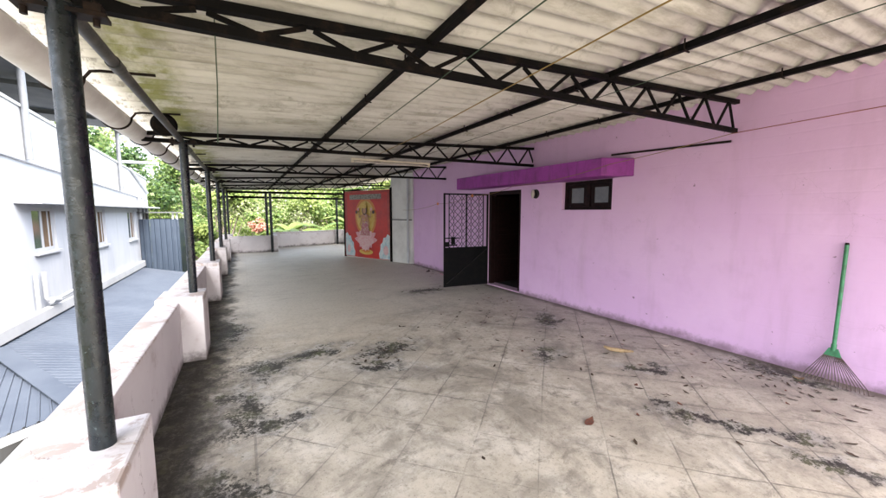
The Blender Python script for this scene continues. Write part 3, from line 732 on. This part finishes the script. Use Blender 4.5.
# ------------------------------------------------------------------ tube lamp, strings
tl = thing('tube_light', 'unlit cream fluorescent tube fitting hung behind the second truss', 'lamp', (1.42, 5.42, 2.36))
m = MB(); m.box(0, 1.28, -.025, .025, 0, .028); m.build('batten', M['cream'], tl, bevel=.006)
m = MB(); m.tube([(.03, 0, -.022), (1.25, 0, -.022)], .012, 10); m.build('tube', M['lampwhite'], tl)
for xx in (.02, 1.26): m = MB(); m.box(xx - .015, xx + .015, -.014, .014, -.036, -.001); m.build('end_cap', M['cream'], tl)
for xx in (.2, 1.05): m = MB(); m.tube([(xx, 0, .045), (xx, -.01, .16)], .003, 6); m.build('hanger', M['strap'], tl)

def string(pts, r, mat, lab, sag=0.0, cat='string', name='string'):
    out = []
    for i in range(len(pts) - 1):
        a, b = Vector(pts[i]), Vector(pts[i + 1]); K = 14
        for k in range(K + (1 if i == len(pts) - 2 else 0)):
            t = k / K; q = a.lerp(b, t); q.z -= sag * 4 * t * (1 - t) * (b - a).length; out.append(q)
    m = MB(); m.tube(out, r, 6); return tag(m.build(name, mat, origin=tuple(pts[0])), lab, cat)
string([(1.09, -.6, 2.45), (1.10, 1.17, 2.44), (1.225, 4.34, 2.44), (1.24, 5.25, 2.45)], .0035, M['gstring'], 'thin green clothes string stretched under the roof between trusses')
string([(1.50, -.6, 2.45), (1.54, 1.0, 2.44), (1.74, 3.74, 2.44), (1.80, 5.25, 2.45)], .004, M['ystring'], 'yellow brown string stretched under the roof between trusses')
string([(2.47, -.6, 2.5), (2.49, .563, 2.5), (2.513, 2.45, 2.5), (2.58, 5.25, 2.5)], .0028, M['gstring'], 'dark thin string running close to the purlin above the pink wall')
string([(-.075, 2.13, 2.60), (-.078, 2.1, 2.2), (-.09, 2.1, 1.93)], .0028, M['gstring'], 'loose green cord hanging straight down from the nearest truss', name='cord', cat='cord')
string([tuple(hw(-.02, -.6, 2.54)), tuple(hw(-.03, .6, 2.51)), (4.74, 2.1, 2.455)], .004, M['ostring'], 'orange string along the pink wall to the end of the nearest truss', .0)
sp = [(4.74, 2.1, 2.455), (4.36, 3.32, 2.24), (4.22, 5.15, 2.06), (4.20, 6.45, 1.94), (4.15, 7.9, 1.80), (4.22, 10.25, 1.66)]
sl = thing('bulb_string', 'sagging wire with small orange bulbs running past the door and gate', 'wire', sp[0])
out = []
for i in range(len(sp) - 1):
    a, b = Vector(sp[i]), Vector(sp[i + 1])
    for k in range(10 + (1 if i == len(sp) - 2 else 0)):
        t = k / 10; q = a.lerp(b, t); q.z -= .05 * 4 * t * (1 - t) * (1 if i > 0 else .2); out.append(q - Vector(sp[0]))
m = MB(); m.tube(out, .0038, 6); m.build('wire', M['ystring'], sl)
for (pos, r) in ((sp[3], .03), (sp[4], .026)):
    q = Vector(pos) - Vector(sp[0]); m = MB(); m.tube([q + Vector((0, 0, .03)), q + Vector((0, 0, .015)), q - Vector((0, 0, .01)), q - Vector((0, 0, .035))], [.012, .022, r, .008], 12); m.build('bulb', M['bulb'], sl)
string([(2.55, 5.25, 2.46), (2.56, 5.3, 2.0), (2.56, 5.32, 1.93)], .002, M['black'], 'short black flex hanging from the second truss', name='cord', cat='cord') if False else None

# ------------------------------------------------------------------ rake
rk = thing('rake', 'green handled wire leaf rake leaning upright against the pink wall', 'rake', (4.78, 1.15, 0))
def rl(p): return Vector(p) - Vector((4.78, 1.15, 0))
hd = Vector((4.79, 1.165, .30)); tp = Vector((4.845, 1.165, 1.30)); tp = tp + Vector((0, -.0, 0))
m = MB(); m.tube([rl(hd), rl(hd.lerp(tp, .5)), rl(tp)], .0155, 14); m.build('handle', M['rakegreen'], rk)
m = MB(); m.tube([rl(tp), rl(tp) + (rl(tp) - rl(hd)).normalized() * .02], [.0165, .012], 14); m.build('end_cap', M['strap'], rk)
m = MB(); e = rl(hd)
m.tube([e + Vector((.004, 0, .07)), e + Vector((0, 0, .01))], .02, 14)
m.add([e + Vector((-.012, -.03, .03)), e + Vector((-.012, .03, .03)), e + Vector((-.02, .06, -.04)), e + Vector((-.02, -.06, -.04)),
       e + Vector((.006, -.03, .03)), e + Vector((.006, .03, .03)), e + Vector((-.005, .06, -.04)), e + Vector((-.005, -.06, -.04))],
      [(0, 1, 2, 3), (4, 7, 6, 5), (0, 3, 7, 4), (1, 5, 6, 2), (0, 4, 5, 1), (2, 6, 7, 3)])
m.build('head', M['rakegreen'], rk)
NT = 18
for k in range(NT):
    t = k / (NT - 1) - .5
    a = e + Vector((-.012, t * .10, -.03)); b = Vector((-.10 - .05 * (1 - 4 * t * t), t * .56, .035)); 
    b = Vector((-.075, t * .42 - .03, .05)); c_ = b + Vector((-.025, t * .03, -.038)); 
    m = MB(); m.tube([a, a.lerp(b, .5), b, c_], .0035, 6); m.build('tine', M['tine'], rk)

# ------------------------------------------------------------------ litter
def leaf_mesh(L, W, curl, seed, name='dry_leaf'):
    r = random.Random(seed); v = []; f = []
    nseg = 5
    for i in range(nseg + 1):
        t = i / nseg; wd = W * math.sin(math.pi * min(1, .08 + t * .92)) * (1 + r.uniform(-.2, .2)); xx = (t - .5) * L
        zc = .004 + curl * (2 * t - 1) ** 2 * L + r.uniform(0, .003)
        v += [(xx, -wd, zc + curl * W * 1.2), (xx, 0, zc), (xx, wd, zc + curl * W * r.uniform(.4, 1.6))]
    for i in range(nseg):
        a = i * 3; f += [(a, a + 1, a + 4, a + 3), (a + 1, a + 2, a + 5, a + 4)]
    me = bpy.data.meshes.new(name); me.from_pydata(v, [], f); me.update(); me.polygons.foreach_set('use_smooth', [True] * len(f))
    return me
lm = [leaf_mesh(rnd.uniform(.045, .085), rnd.uniform(.009, .016), rnd.uniform(.02, .14), i) for i in range(6)]
for i, me in enumerate(lm): me.materials.append(M['dry'] if i else M['dryred'])
def drop(me, x, y, lab, group=None, cat='leaf', name='dry_leaf', s=1.0):
    o = bpy.data.objects.new(name, me); COL.objects.link(o); o.location = (x, y, .001); o.rotation_euler = (0, 0, rnd.uniform(0, 6.28)); o.scale = (s, s, s)
    return tag(o, lab, cat, group)
GL = 'small dry brown leaf scattered on the cement terrace floor'
count = 0
centers = [(4.45, 1.5, .35, .8, 26), (3.3, 4.2, .9, 1.2, 30), (3.25, 6.65, .4, .25, 14), (4.38, 8.6, .2, .6, 22), (3.2, 1.6, .6, .6, 14), (2.2, 3.0, 1.0, 1.2, 10), (3.9, 2.8, .6, .8, 16), (1.3, 3.8, .6, .4, 6), (4.0, 5.2, .5, 1.0, 14), (2.5, 8, 1.5, 2, 6), (4.3, 1.2, .4, .7, 22), (1.35, 3.9, .45, .3, 22), (3.2, 4.6, .9, .9, 26), (3.5, 2.0, .9, .9, 22), (3.2, 6.7, .45, .25, 14)]
for (cx, cy, sx, sy, nn) in centers:
    for i in range(nn):
        x = rnd.gauss(cx, sx * .6); y = rnd.gauss(cy, sy * .6)
        if x > 4.78 - .03 * y or x < -.3: continue
        drop(lm[rnd.randrange(6)], x, y, GL, 'dry leaves on the floor', s=rnd.uniform(.5, 1.15))
def strip(name, mat, pts, W, lab, cat, th=.02):
    m = MB(); rs = []
    for i in range(len(pts)): t = i / (len(pts) - 1); rs.append(W * (.35 + .65 * math.sin(math.pi * (t * .85 + .1))))
    m.tube(pts, rs, 8); o = m.build(name, mat, origin=tuple(pts[0])); return tag(o, lab, cat)
strip('husk', M['husk'], [(3.60, 2.72, .05), (3.64, 2.66, .03), (3.72, 2.58, .024), (3.82, 2.50, .022)], .026, 'curved straw coloured husk lying on the floor mid right', 'husk')
me = leaf_mesh(.15, .03, .07, 77); me.materials.append(M['dryred']); drop(me, 2.246, 1.79, 'curled rust red dry leaf alone on bare floor near the viewer').rotation_euler = (0, 0, .4)
me = leaf_mesh(.09, .028, .2, 78); me.materials.append(M['husk']); drop(me, 4.60, 1.33, 'yellow dry leaf caught at the left end of the rake tines')
me = leaf_mesh(.08, .03, .15, 79, 'paper_scrap'); me.materials.append(M['paper']); drop(me, 4.35, 2.45, 'white scrap of paper on the floor near the pink wall', None, 'scrap', 'paper_scrap')
me = leaf_mesh(.46, .05, .05, 80, 'palm_sheath'); me.materials.append(M['dry']); drop(me, 4.30, 8.75, 'dark palm sheath lying at foot of the pink wall left of the gate', None, 'sheath', 'palm_sheath')
me = leaf_mesh(.30, .06, .10, 81, 'cloth_rag'); me.materials.append(M['b_pink']); drop(me, 4.42, 8.05, 'faded pink rag at the foot of the pink wall by the gate', None, 'rag', 'cloth_rag')

# ------------------------------------------------------------------ white neighbour house
WX = -3.6
wh = thing('white_house', 'white painted neighbour house with three windows seen over the parapet at left', 'house', (WX, 14, 0))
def whp(mb, name, mat, bevel=0, parent=None):
    o = mb.build(name, mat, parent or wh, bevel=bevel)
    if parent is None: o.location = (-WX, -14, 0)
    return o
wins = [(10.05, 11.05, .80, 1.69), (13.35, 14.35, .66, 1.67), (16.75, 17.8, .60, 1.65)]
# wall with openings
ys = [3.0]; 
for a, b, _, _ in wins: ys += [a, b]
ys.append(19.7)
m = MB()
for i in range(len(ys) - 1):
    if i % 2 == 0: m.box(WX - .25, WX, ys[i], ys[i + 1], -3.2, 2.9)
    else:
        a, b, z0, z1 = wins[i // 2]; m.box(WX - .25, WX, a, b, -3.2, z0); m.box(WX - .25, WX, a, b, z1, 2.9)
m.box(-9, WX - .251, 19.45, 19.7, -3.2, 2.9); m.box(-9, WX - .251, 3.0, 3.2, -3.2, 2.9); m.box(-9, WX - .3, 3.21, 19.44, 2.2, 2.39)
whp(m, 'wall', M['white'])
m = MB(); m.box(-9, WX - .6, 9, 18.5, -.3, 2.1); whp(m, 'interior', M['darkroom'])
def zt_(y): return 3.58 - (y - 9.0) * .058
def zb_(y): return 2.58 - (y - 9.2) * .045
m = MB(); v = []
for (y) in (3.0, 19.75): v += [(WX - .3, y, zb_(y)), (WX + .06, y, zb_(y)), (WX + .06, y, zt_(y)), (WX - .3, y, zt_(y))]
m.add(v, [(0, 1, 2, 3), (7, 6, 5, 4), (0, 4, 5, 1), (1, 5, 6, 2), (2, 6, 7, 3), (3, 7, 4, 0)]); whp(m, 'parapet_band', M['white2'], .01)
m = MB(); v = []
for y in (3.0, 19.75): v += [(WX - .34, y, zt_(y) + .003), (WX + .09, y, zt_(y) + .003), (WX + .09, y, zt_(y) + .06), (WX - .34, y, zt_(y) + .06)]
m.add(v, [(0, 1, 2, 3), (7, 6, 5, 4), (0, 4, 5, 1), (1, 5, 6, 2), (2, 6, 7, 3), (3, 7, 4, 0)]); whp(m, 'coping', M['white2'], .006)
m = MB(); m.box(WX + .001, WX + .38, 9.45, 20.3, 1.755, 1.80); whp(m, 'sunshade', M['white2'], .006)
m = MB(); m.box(WX + .001, WX + .13, 3.0, 19.8, -.52, -.30); whp(m, 'ledge', M['white2'], .015)
for (a, b, z0, z1) in wins:
    m = MB(); x0, x1 = WX - .075, WX - .045; t = .07
    m.box(x0, x1, a + .002, a + t, z0, z1); m.box(x0, x1, b - t, b - .002, z0, z1); m.box(x0, x1, a + t, b - t, z1 - t, z1 - .002); m.box(x0, x1, a + t, b - t, z0 + .002, z0 + t)
    m.box(x0, x1, (a + b) / 2 - .035, (a + b) / 2 + .035, z0 + t, z1 - t)
    m.box(x0 + .004, x1 + .006, b - .24, b - .205, z0 + t + .002, z1 - t - .002)
    f = whp(m, 'window', M['white2'], .004)
    m = MB(); m.box(x0 + .012, x0 + .016, a + .05, (a + b) / 2, z0 + .05, z1 - .05); m.build('pane', M['glass'], f)
    m = MB()
    for q in range(10): y_ = (a + b) / 2 + .04 + q * (b - a) * .042; m.tube([(x0 + .004, y_, z0 + .06), (x0 + .004, y_, z1 - .06)], .022, 8)
    m.build('curtain', M['curtain'], f)
    m = MB(); m.box(WX + .001, WX + .07, a - .06, b + .06, z0 - .05, z0 - .004); m.build('sill', M['white2'], f)
for (y, z0, z1, nm) in ((12.25, -.28, 2.45, 'downpipe'), (18.3, -.28, 2.2, 'downpipe'), (18.9, -.28, 2.2, 'downpipe'), (19.5, -.28, 2.1, 'downpipe')):
    m = MB(); m.tube([(WX + .06, y, z0), (WX + .06, y, z1)], .05, 10); whp(m, nm, M['greypipe'])
m = MB(); m.tube([(WX + .07, 9.75, -.28), (WX + .07, 9.75, .42)], .032, 10); whp(m, "drain_pipe", M["greypipe"])
m = MB(); m.tube([(WX + .08, 10.05, .42), (WX + .08, 10.05, -.10), (WX + .09, 10.12, -.2), (WX + .09, 10.3, -.22), (WX + .09, 12.2, -.15)], .036, 10); whp(m, 'drain_pipe', M['white2'])
m = MB(); m.tube([(WX + .13, 10.1, -.16), (WX + .13, 10.42, -.22)], .06, 12); whp(m, 'pipe_joint', M['white2'])

# canopy over the neighbour's roof terrace
cn = thing('terrace_canopy', 'dark sheet canopy on grey posts above the white house', 'canopy', (-6, 10, 3.2))
def cnp(mb, nm, mat): o = mb.build(nm, mat, cn); o.location = (6, -10, -3.2); return o
m = MB(); m.hexa([(-9, 3, 4.75), (-3.3, 3, 4.55), (-3.3, 16.2, 4.35), (-9, 16.2, 4.6), (-9, 3, 4.8), (-3.3, 3, 4.6), (-3.3, 16.2, 4.4), (-9, 16.2, 4.65)]); cnp(m, 'roof_sheet', M['darkroof'])
for y in (5.5, 8.5, 11.5, 14.5): m = MB(); m.bar((-9, y, 4.50), (-3.4, y, 4.33), .06, .1); cnp(m, 'beam', M['darkroof'])
m = MB(); m.bar((-3.45, 3, 4.42), (-3.45, 16.2, 4.22), .07, .12); cnp(m, 'edge_beam', M['darkroof'])
for y in (7.4, 9.9, 12.9, 15.8): m = MB(); m.tube([(-3.48, y, zb_(y) + .03), (-3.48, y, 4.33)], .055, 10); cnp(m, 'post', M['postgrey'])
m = MB(); m.box(-9, -6.5, 4, 16, 3.0, 4.5); cnp(m, 'back_screen', M['darkroof'])
m = MB(); m.tube([(-3.5, 16.3, 3.3), (-3.0, 19.2, 3.6)], .05, 8); m.tube([(-3.5, 17.2, 3.15), (-3.5, 19.6, 2.4)], .05, 8); cnp(m, 'brace', M['greypipe'])

# lean-to roof between the houses
lt = thing('lean_to_roof', 'low blue grey ribbed metal roof between the white house and the parapet', 'roof', (-2.8, 12, -.7))
def ltp(mb, nm, mat, bevel=0): o = mb.build(nm, mat, lt, bevel=bevel); o.location = (2.8, -12, .7); return o
def lz(x): return -.53 - (x - WX) * (.32 / 1.5)
hipE = Vector((-2.10, 6.25, lz(-2.10))); hipT = Vector((-3.47, 8.15, lz(-3.47) ))
m = MB(); y = 6.3; pr_ = .20
def hip_x(y_):   # right side limit from the hip line
    return -1.5
# ribbed strips: each rib clipped by the hip line
yy = 6.25
while yy < 17.9:
    # x where hip line lies at this y
    if yy < hipT.y: t = (yy - hipE.y) / (hipT.y - hipE.y); xs = hipE.x + (hipT.x - hipE.x) * max(0, t)
    else: xs = WX + .001
    xe = -1.75 if yy > 7 else -1.9
    for (a, b, dz0, dz1) in ((0, .06, 0, 0), (.06, .075, 0, .008), (.075, .095, .008, .008), (.095, .11, .008, 0)):
        m.add([(xs, yy + a, lz(xs) + dz0), (xe, yy + a, lz(xe) + dz0), (xe, yy + b, lz(xe) + dz1), (xs, yy + b, lz(xs) + dz1)], [(0, 1, 2, 3)])
    yy += .11
ltp(m, 'ribbed_sheet', M['bluemetal'])
# hip end towards the viewer
e0 = Vector((-2.75, 5.35, -.86)); e1 = Vector((-1.95, 6.10, -.86)); 
m = MB(); K = 9
for i in range(K):
    t0, t1 = i / K, (i + 1) / K
    a0, a1 = e0.lerp(e1, t0), e0.lerp(e1, t1); b0, b1 = hipT.lerp(hipE, t0), hipT.lerp(hipE, t1)
    a0.z = a1.z = -.86
    nn = Vector((0, 0, .018))
    m.add([a0, a0.lerp(a1, .75), b0.lerp(b1, .75), b0], [(0, 1, 2, 3)])
    m.add([a0.lerp(a1, .75), a0.lerp(a1, .8) + nn, b0.lerp(b1, .8) + nn, b0.lerp(b1, .75)], [(0, 1, 2, 3)])
    m.add([a0.lerp(a1, .8) + nn, a0.lerp(a1, .95) + nn, b0.lerp(b1, .95) + nn, b0.lerp(b1, .8) + nn], [(0, 1, 2, 3)])
    m.add([a0.lerp(a1, .95) + nn, a1, b1, b0.lerp(b1, .95) + nn], [(0, 1, 2, 3)])
ltp(m, 'hip_sheet', M['bluemetal'])
m = MB(); m.bar(hipT + Vector((0, 0, .045)), hipE + Vector((.05, -.05, .045)), .22, .02); ltp(m, 'hip_flashing', M['bluemetal'])
m = MB(); dd = (e1 - e0).normalized(); m.bar(e0 - dd * 1.2 + Vector((.03, -.05, -.04)), e1 + dd * .3 + Vector((.03, -.05, -.04)), .09, .08); ltp(m, 'eave_gutter', M['white2'], .01)
m = MB(); m.bar((-1.78, 6.2, lz(-1.78) - .05), (-1.78, 17.9, lz(-1.78) - .05), .05, .08); ltp(m, 'edge_beam', M['darkroof'])
m = MB(); m.box(WX + .14, -2.0, 7.0, 17.8, -3.2, -3.0); 
m = MB(); m.box(WX + .02, -1.95, 17.6, 17.75, -3.2, -.95); ltp(m, 'end_wall', M['concrete'])

# slate shed
sh = thing('metal_shed', 'slate blue corrugated metal shed at the far end of the low roof', 'shed', (-2.9, 18.6, -3.2))
def shp(mb, nm, mat): o = mb.build(nm, mat, sh); o.location = (2.9, -18.6, 3.2); return o
m = MB(); x = -3.58
while x < -2.32:
    m.add([(x, 18.2, -3.2), (x + .1, 18.2, -3.2), (x + .1, 18.2, 1.32), (x, 18.2, 1.32)], [(0, 1, 2, 3)])
    m.add([(x + .1, 18.2, -3.2), (x + .125, 18.17, -3.2), (x + .125, 18.17, 1.32), (x + .1, 18.2, 1.32)], [(0, 1, 2, 3)])
    m.add([(x + .125, 18.17, -3.2), (x + .155, 18.17, -3.2), (x + .155, 18.17, 1.32), (x + .125, 18.17, 1.32)], [(0, 1, 2, 3)])
    m.add([(x + .155, 18.17, -3.2), (x + .18, 18.2, -3.2), (x + .18, 18.2, 1.32), (x + .155, 18.2, 1.32)], [(0, 1, 2, 3)])
    x += .18
m.box(-2.34, -2.31, 18.21, 20.5, -3.2, 1.32); m.box(-3.58, -2.345, 20.4, 20.5, -3.2, 1.32)
shp(m, 'cladding', M['shed'])
m = MB(); m.box(-3.7, -2.15, 18.05, 20.7, 1.56, 1.61); shp(m, 'roof', M['darkroof'])
for x in (-3.5, -2.5, -2.36): m = MB(); m.box(x - .03, x + .03, 18.22, 18.28, 1.0, 1.555); shp(m, 'post', M['greypipe'])

# ------------------------------------------------------------------ trees
def crown_mesh(name, clumps, nleaf, size, mats, seed, flat=.5, weights=None):
    r = random.Random(seed); v = []; f = []; mi = []
    vol = [c[3] ** 2 for c in clumps]; tot = sum(vol)
    for ci, (cx, cy, cz, cr) in enumerate(clumps):
        base = r.choices(range(len(mats)), weights)[0]
        for q in range(int(nleaf * vol[ci] / tot)):
            while True:
                d = Vector((r.gauss(0, 1), r.gauss(0, 1), r.gauss(0, 1)))
                if d.length > .01: break
            d = d.normalized() * cr * (r.random() ** .45) * (1 + .25 * r.gauss(0, 1))
            p = Vector((cx + d.x, cy + d.y, cz + d.z * .75))
            nrm = (d.normalized() * .6 + Vector((r.gauss(0, .6), r.gauss(0, .6), .5 + r.gauss(0, .5)))).normalized()
            a = nrm.cross(Vector((r.gauss(0, 1), r.gauss(0, 1), r.gauss(0, 1)))).normalized(); b = nrm.cross(a)
            L = size * r.uniform(.6, 1.3); W = L * r.uniform(.3, .45)
            k = len(v)
            v += [p - a * L * .5, p + b * W - nrm * L * .05, p + a * L * .5 - nrm * L * .12, p - b * W - nrm * L * .05]
            f.append((k, k + 1, k + 2, k + 3)); mi.append(base if r.random() < .75 else r.randrange(len(mats)))
    me = bpy.data.meshes.new(name); me.from_pydata([tuple(p) for p in v], [], f); me.update()
    for m_ in mats: me.materials.append(m_)
    me.polygons.foreach_set('material_index', mi)
    return me
def tree(x, y, h, cr, lab, mats, seed, nleaf=5000, size=.2, spread=1.0, name='tree', cat='tree', zb=-3.2, nclump=16, group=None, low=.35, weights=None):
    r = random.Random(seed)
    t = thing(name, lab, cat, (x, y, zb), 0, group)
    clumps = []
    for i in range(nclump):
        a = r.uniform(0, 6.28); rr = cr * spread * math.sqrt(r.random()); zz = h * (low + (1 - low) * r.random() ** .8)
        tp_ = 1 - .55 * max(0, (zz / h - .6) / .4)
        clumps.append((rr * math.cos(a) * tp_, rr * math.sin(a) * tp_, zz, cr * r.uniform(.26, .48)))
    m = MB(); tw = .05 + h * .018; lean = (r.uniform(-.3, .3), r.uniform(-.3, .3))
    top = Vector((lean[0], lean[1], h * .8))
    m.tube([(0, 0, 0), (lean[0] * .2, lean[1] * .1, h * .25), (lean[0] * .6, lean[1] * .7, h * .55), tuple(top)], [tw, tw * .8, tw * .5, tw * .15], 9)
    for c in clumps:
        s0 = Vector((lean[0] * .4, lean[1] * .4, h * r.uniform(.2, .5))); e_ = Vector(c[:3]); md = s0.lerp(e_, .5) + Vector((0, 0, -.05 * h * r.random()))
        m.tube([s0, md, e_], [tw * .38, tw * .22, tw * .06], 6, False)
    m.build('trunk', M['bark'], t)
    me = crown_mesh('crown', clumps, nleaf, size, [M[k] for k in mats], seed + 1, weights=weights)
    o = bpy.data.objects.new('crown', me); COL.objects.link(o); o.parent = t
    return t
LT, MD, DK, PL = 'leaf_light', 'leaf_mid', 'leaf_dark', 'leaf_pale'
# beyond the far parapet, left to right
tree(-1.2, 25.5, 6.2, 2.2, 'bright green bushy tree seen between the far poles at left', [LT, MD, PL], 11, 7000, .20)
tree(1.0, 29.5, 7.0, 2.6, 'pale yellow green tree behind the red flowering bush', [PL, LT], 12, 8000, .20)
tree(3.4, 26.0, 6.0, 2.1, 'light green tree in the middle of the far opening', [LT, PL, MD], 13, 7500, .18)
tree(5.9, 27.5, 6.4, 2.3, 'bright leafy tree right of the middle in the far opening', [LT, MD], 14, 7500, .2)
tree(8.2, 26.0, 6.0, 2.2, 'dark green tree next to the red poster beyond the far parapet', [DK, MD], 15, 7000, .2)
tree(-3.6, 31.0, 8.8, 2.8, 'tall airy tree rising behind the slate shed', [MD, LT, DK], 16, 8000, .22)
tree(-6.4, 27.0, 9.2, 2.7, 'tall dark tree with open gaps beyond the end of the white house', [DK, MD], 17, 6500, .22)
tree(-2.2, 22.6, 4.4, 1.2, 'dark shrubby tree between the shed and the second pole', [DK, MD], 18, 4500, .17)
tree(-1.3, 19.5, 4.2, .9, 'small light tree close outside the parapet behind the third pole', [LT, MD], 19, 3500, .15)
for i, (x, y, h, cr, lab) in enumerate(((-12, 44, 12, 4.5, 'large far tree behind the white house at left'), (-4, 46, 10, 4.5, 'large far tree behind the tall airy one'), (3, 45, 9.5, 4.5, 'large pale far tree behind the middle of the far opening'), (10, 46, 9.5, 4.6, 'large far tree behind the right of the far opening'), (17, 44, 10, 4.8, 'large far tree hidden partly by the red poster'))):
    tree(x, y, h, cr, lab, [PL, LT, MD], 30 + i, 6500, .34)
tree(.62, 22.6, 4.6, 1.0, 'bush with a cluster of salmon red flowers beyond the far left parapet', [LT, MD], 40, 2600, .15, name='flowering_bush', cat='bush')
fb = [o for o in COL.objects if o.name.startswith('flowering_bush')][0]
me = crown_mesh('flowers', [(.05, -.55, 3.95, .34), (.32, -.5, 4.1, .26), (-.22, -.5, 4.15, .2), (.15, -.45, 4.38, .17)], 520, .12, [M['flower']], 41)
o = bpy.data.objects.new('flowers', me); COL.objects.link(o); o.parent = fb
# banana-like plants
def banana(x, y, h, lab, seed, nl=9, L=2.0, zb=-3.2):
    r = random.Random(seed); t = thing('banana_plant', lab, 'plant', (x, y, zb))
    m = MB(); m.tube([(0, 0, 0), (.05, 0, h * .5), (.1, 0, h)], [.14, .11, .07], 10); m.build('stem', M['leaf_mid'], t)
    for k in range(nl):
        a = k * 2.4 + r.uniform(-.3, .3); up = r.uniform(.6, 1.5); v = []; f = []; K = 9
        for i in range(K + 1):
            q = i / K; dist = L * q; rr = dist * math.cos(up * (1 - q * .6)); zz = h + L * (math.sin(up) * q - .75 * q * q)
            wd = .27 * math.sin(math.pi * (.06 + .94 * q) ** .8) + .01; dx, dy = math.cos(a), math.sin(a)
            c = Vector((.1 + rr * dx, rr * dy, zz)); s_ = Vector((-dy, dx, 0)) * wd
            v += [tuple(c - s_ + Vector((0, 0, -wd * .35 + r.uniform(-.03, .03)))), tuple(c), tuple(c + s_ + Vector((0, 0, -wd * .35 + r.uniform(-.03, .03))))]
        for i in range(K): b = i * 3; f += [(b, b + 1, b + 4, b + 3), (b + 1, b + 2, b + 5, b + 4)]
        me = bpy.data.meshes.new('leaf'); me.from_pydata(v, [], f); me.update(); me.materials.append(M['leaf_light' if k % 2 else 'leaf_mid']); me.polygons.foreach_set('use_smooth', [True] * len(f))
        o = bpy.data.objects.new('leaf', me); COL.objects.link(o); o.parent = t
banana(2.2, 21.8, 3.6, 'banana plant just beyond the corner of the far parapets', 51)
banana(5.6, 22.8, 3.9, 'banana plant left of the far post beside the red poster', 52)
banana(4.1, 23.5, 3.3, 'smaller banana plant in the middle beyond the far parapet', 53, 8, 1.7)
banana(-1.9, 20.6, 3.0, 'banana plant outside the parapet below the tall airy tree', 54, 8, 1.5)
# ground cover and a distant wood reading as one mass
r = random.Random(99); cl = []
for i in range(70): cl.append((r.uniform(-16, 14), r.uniform(20.5, 34), r.uniform(-3.0, -1.2), r.uniform(.7, 1.3)))
me = crown_mesh('undergrowth', cl, 16000, .26, [M[LT], M[MD], M[DK]], 98)
o = bpy.data.objects.new('undergrowth', me); COL.objects.link(o); o['kind'] = 'stuff'
cl = []
for i in range(120): x = r.uniform(-60, 60); cl.append((x, 62 + r.uniform(-5, 5), r.uniform(-2.5, 6.5), r.uniform(2, 3.2)))
me = crown_mesh('far_wood', cl, 20000, .6, [M[PL], M[LT], M[MD]], 97)
o = bpy.data.objects.new('far_wood', me); COL.objects.link(o); o['kind'] = 'stuff'
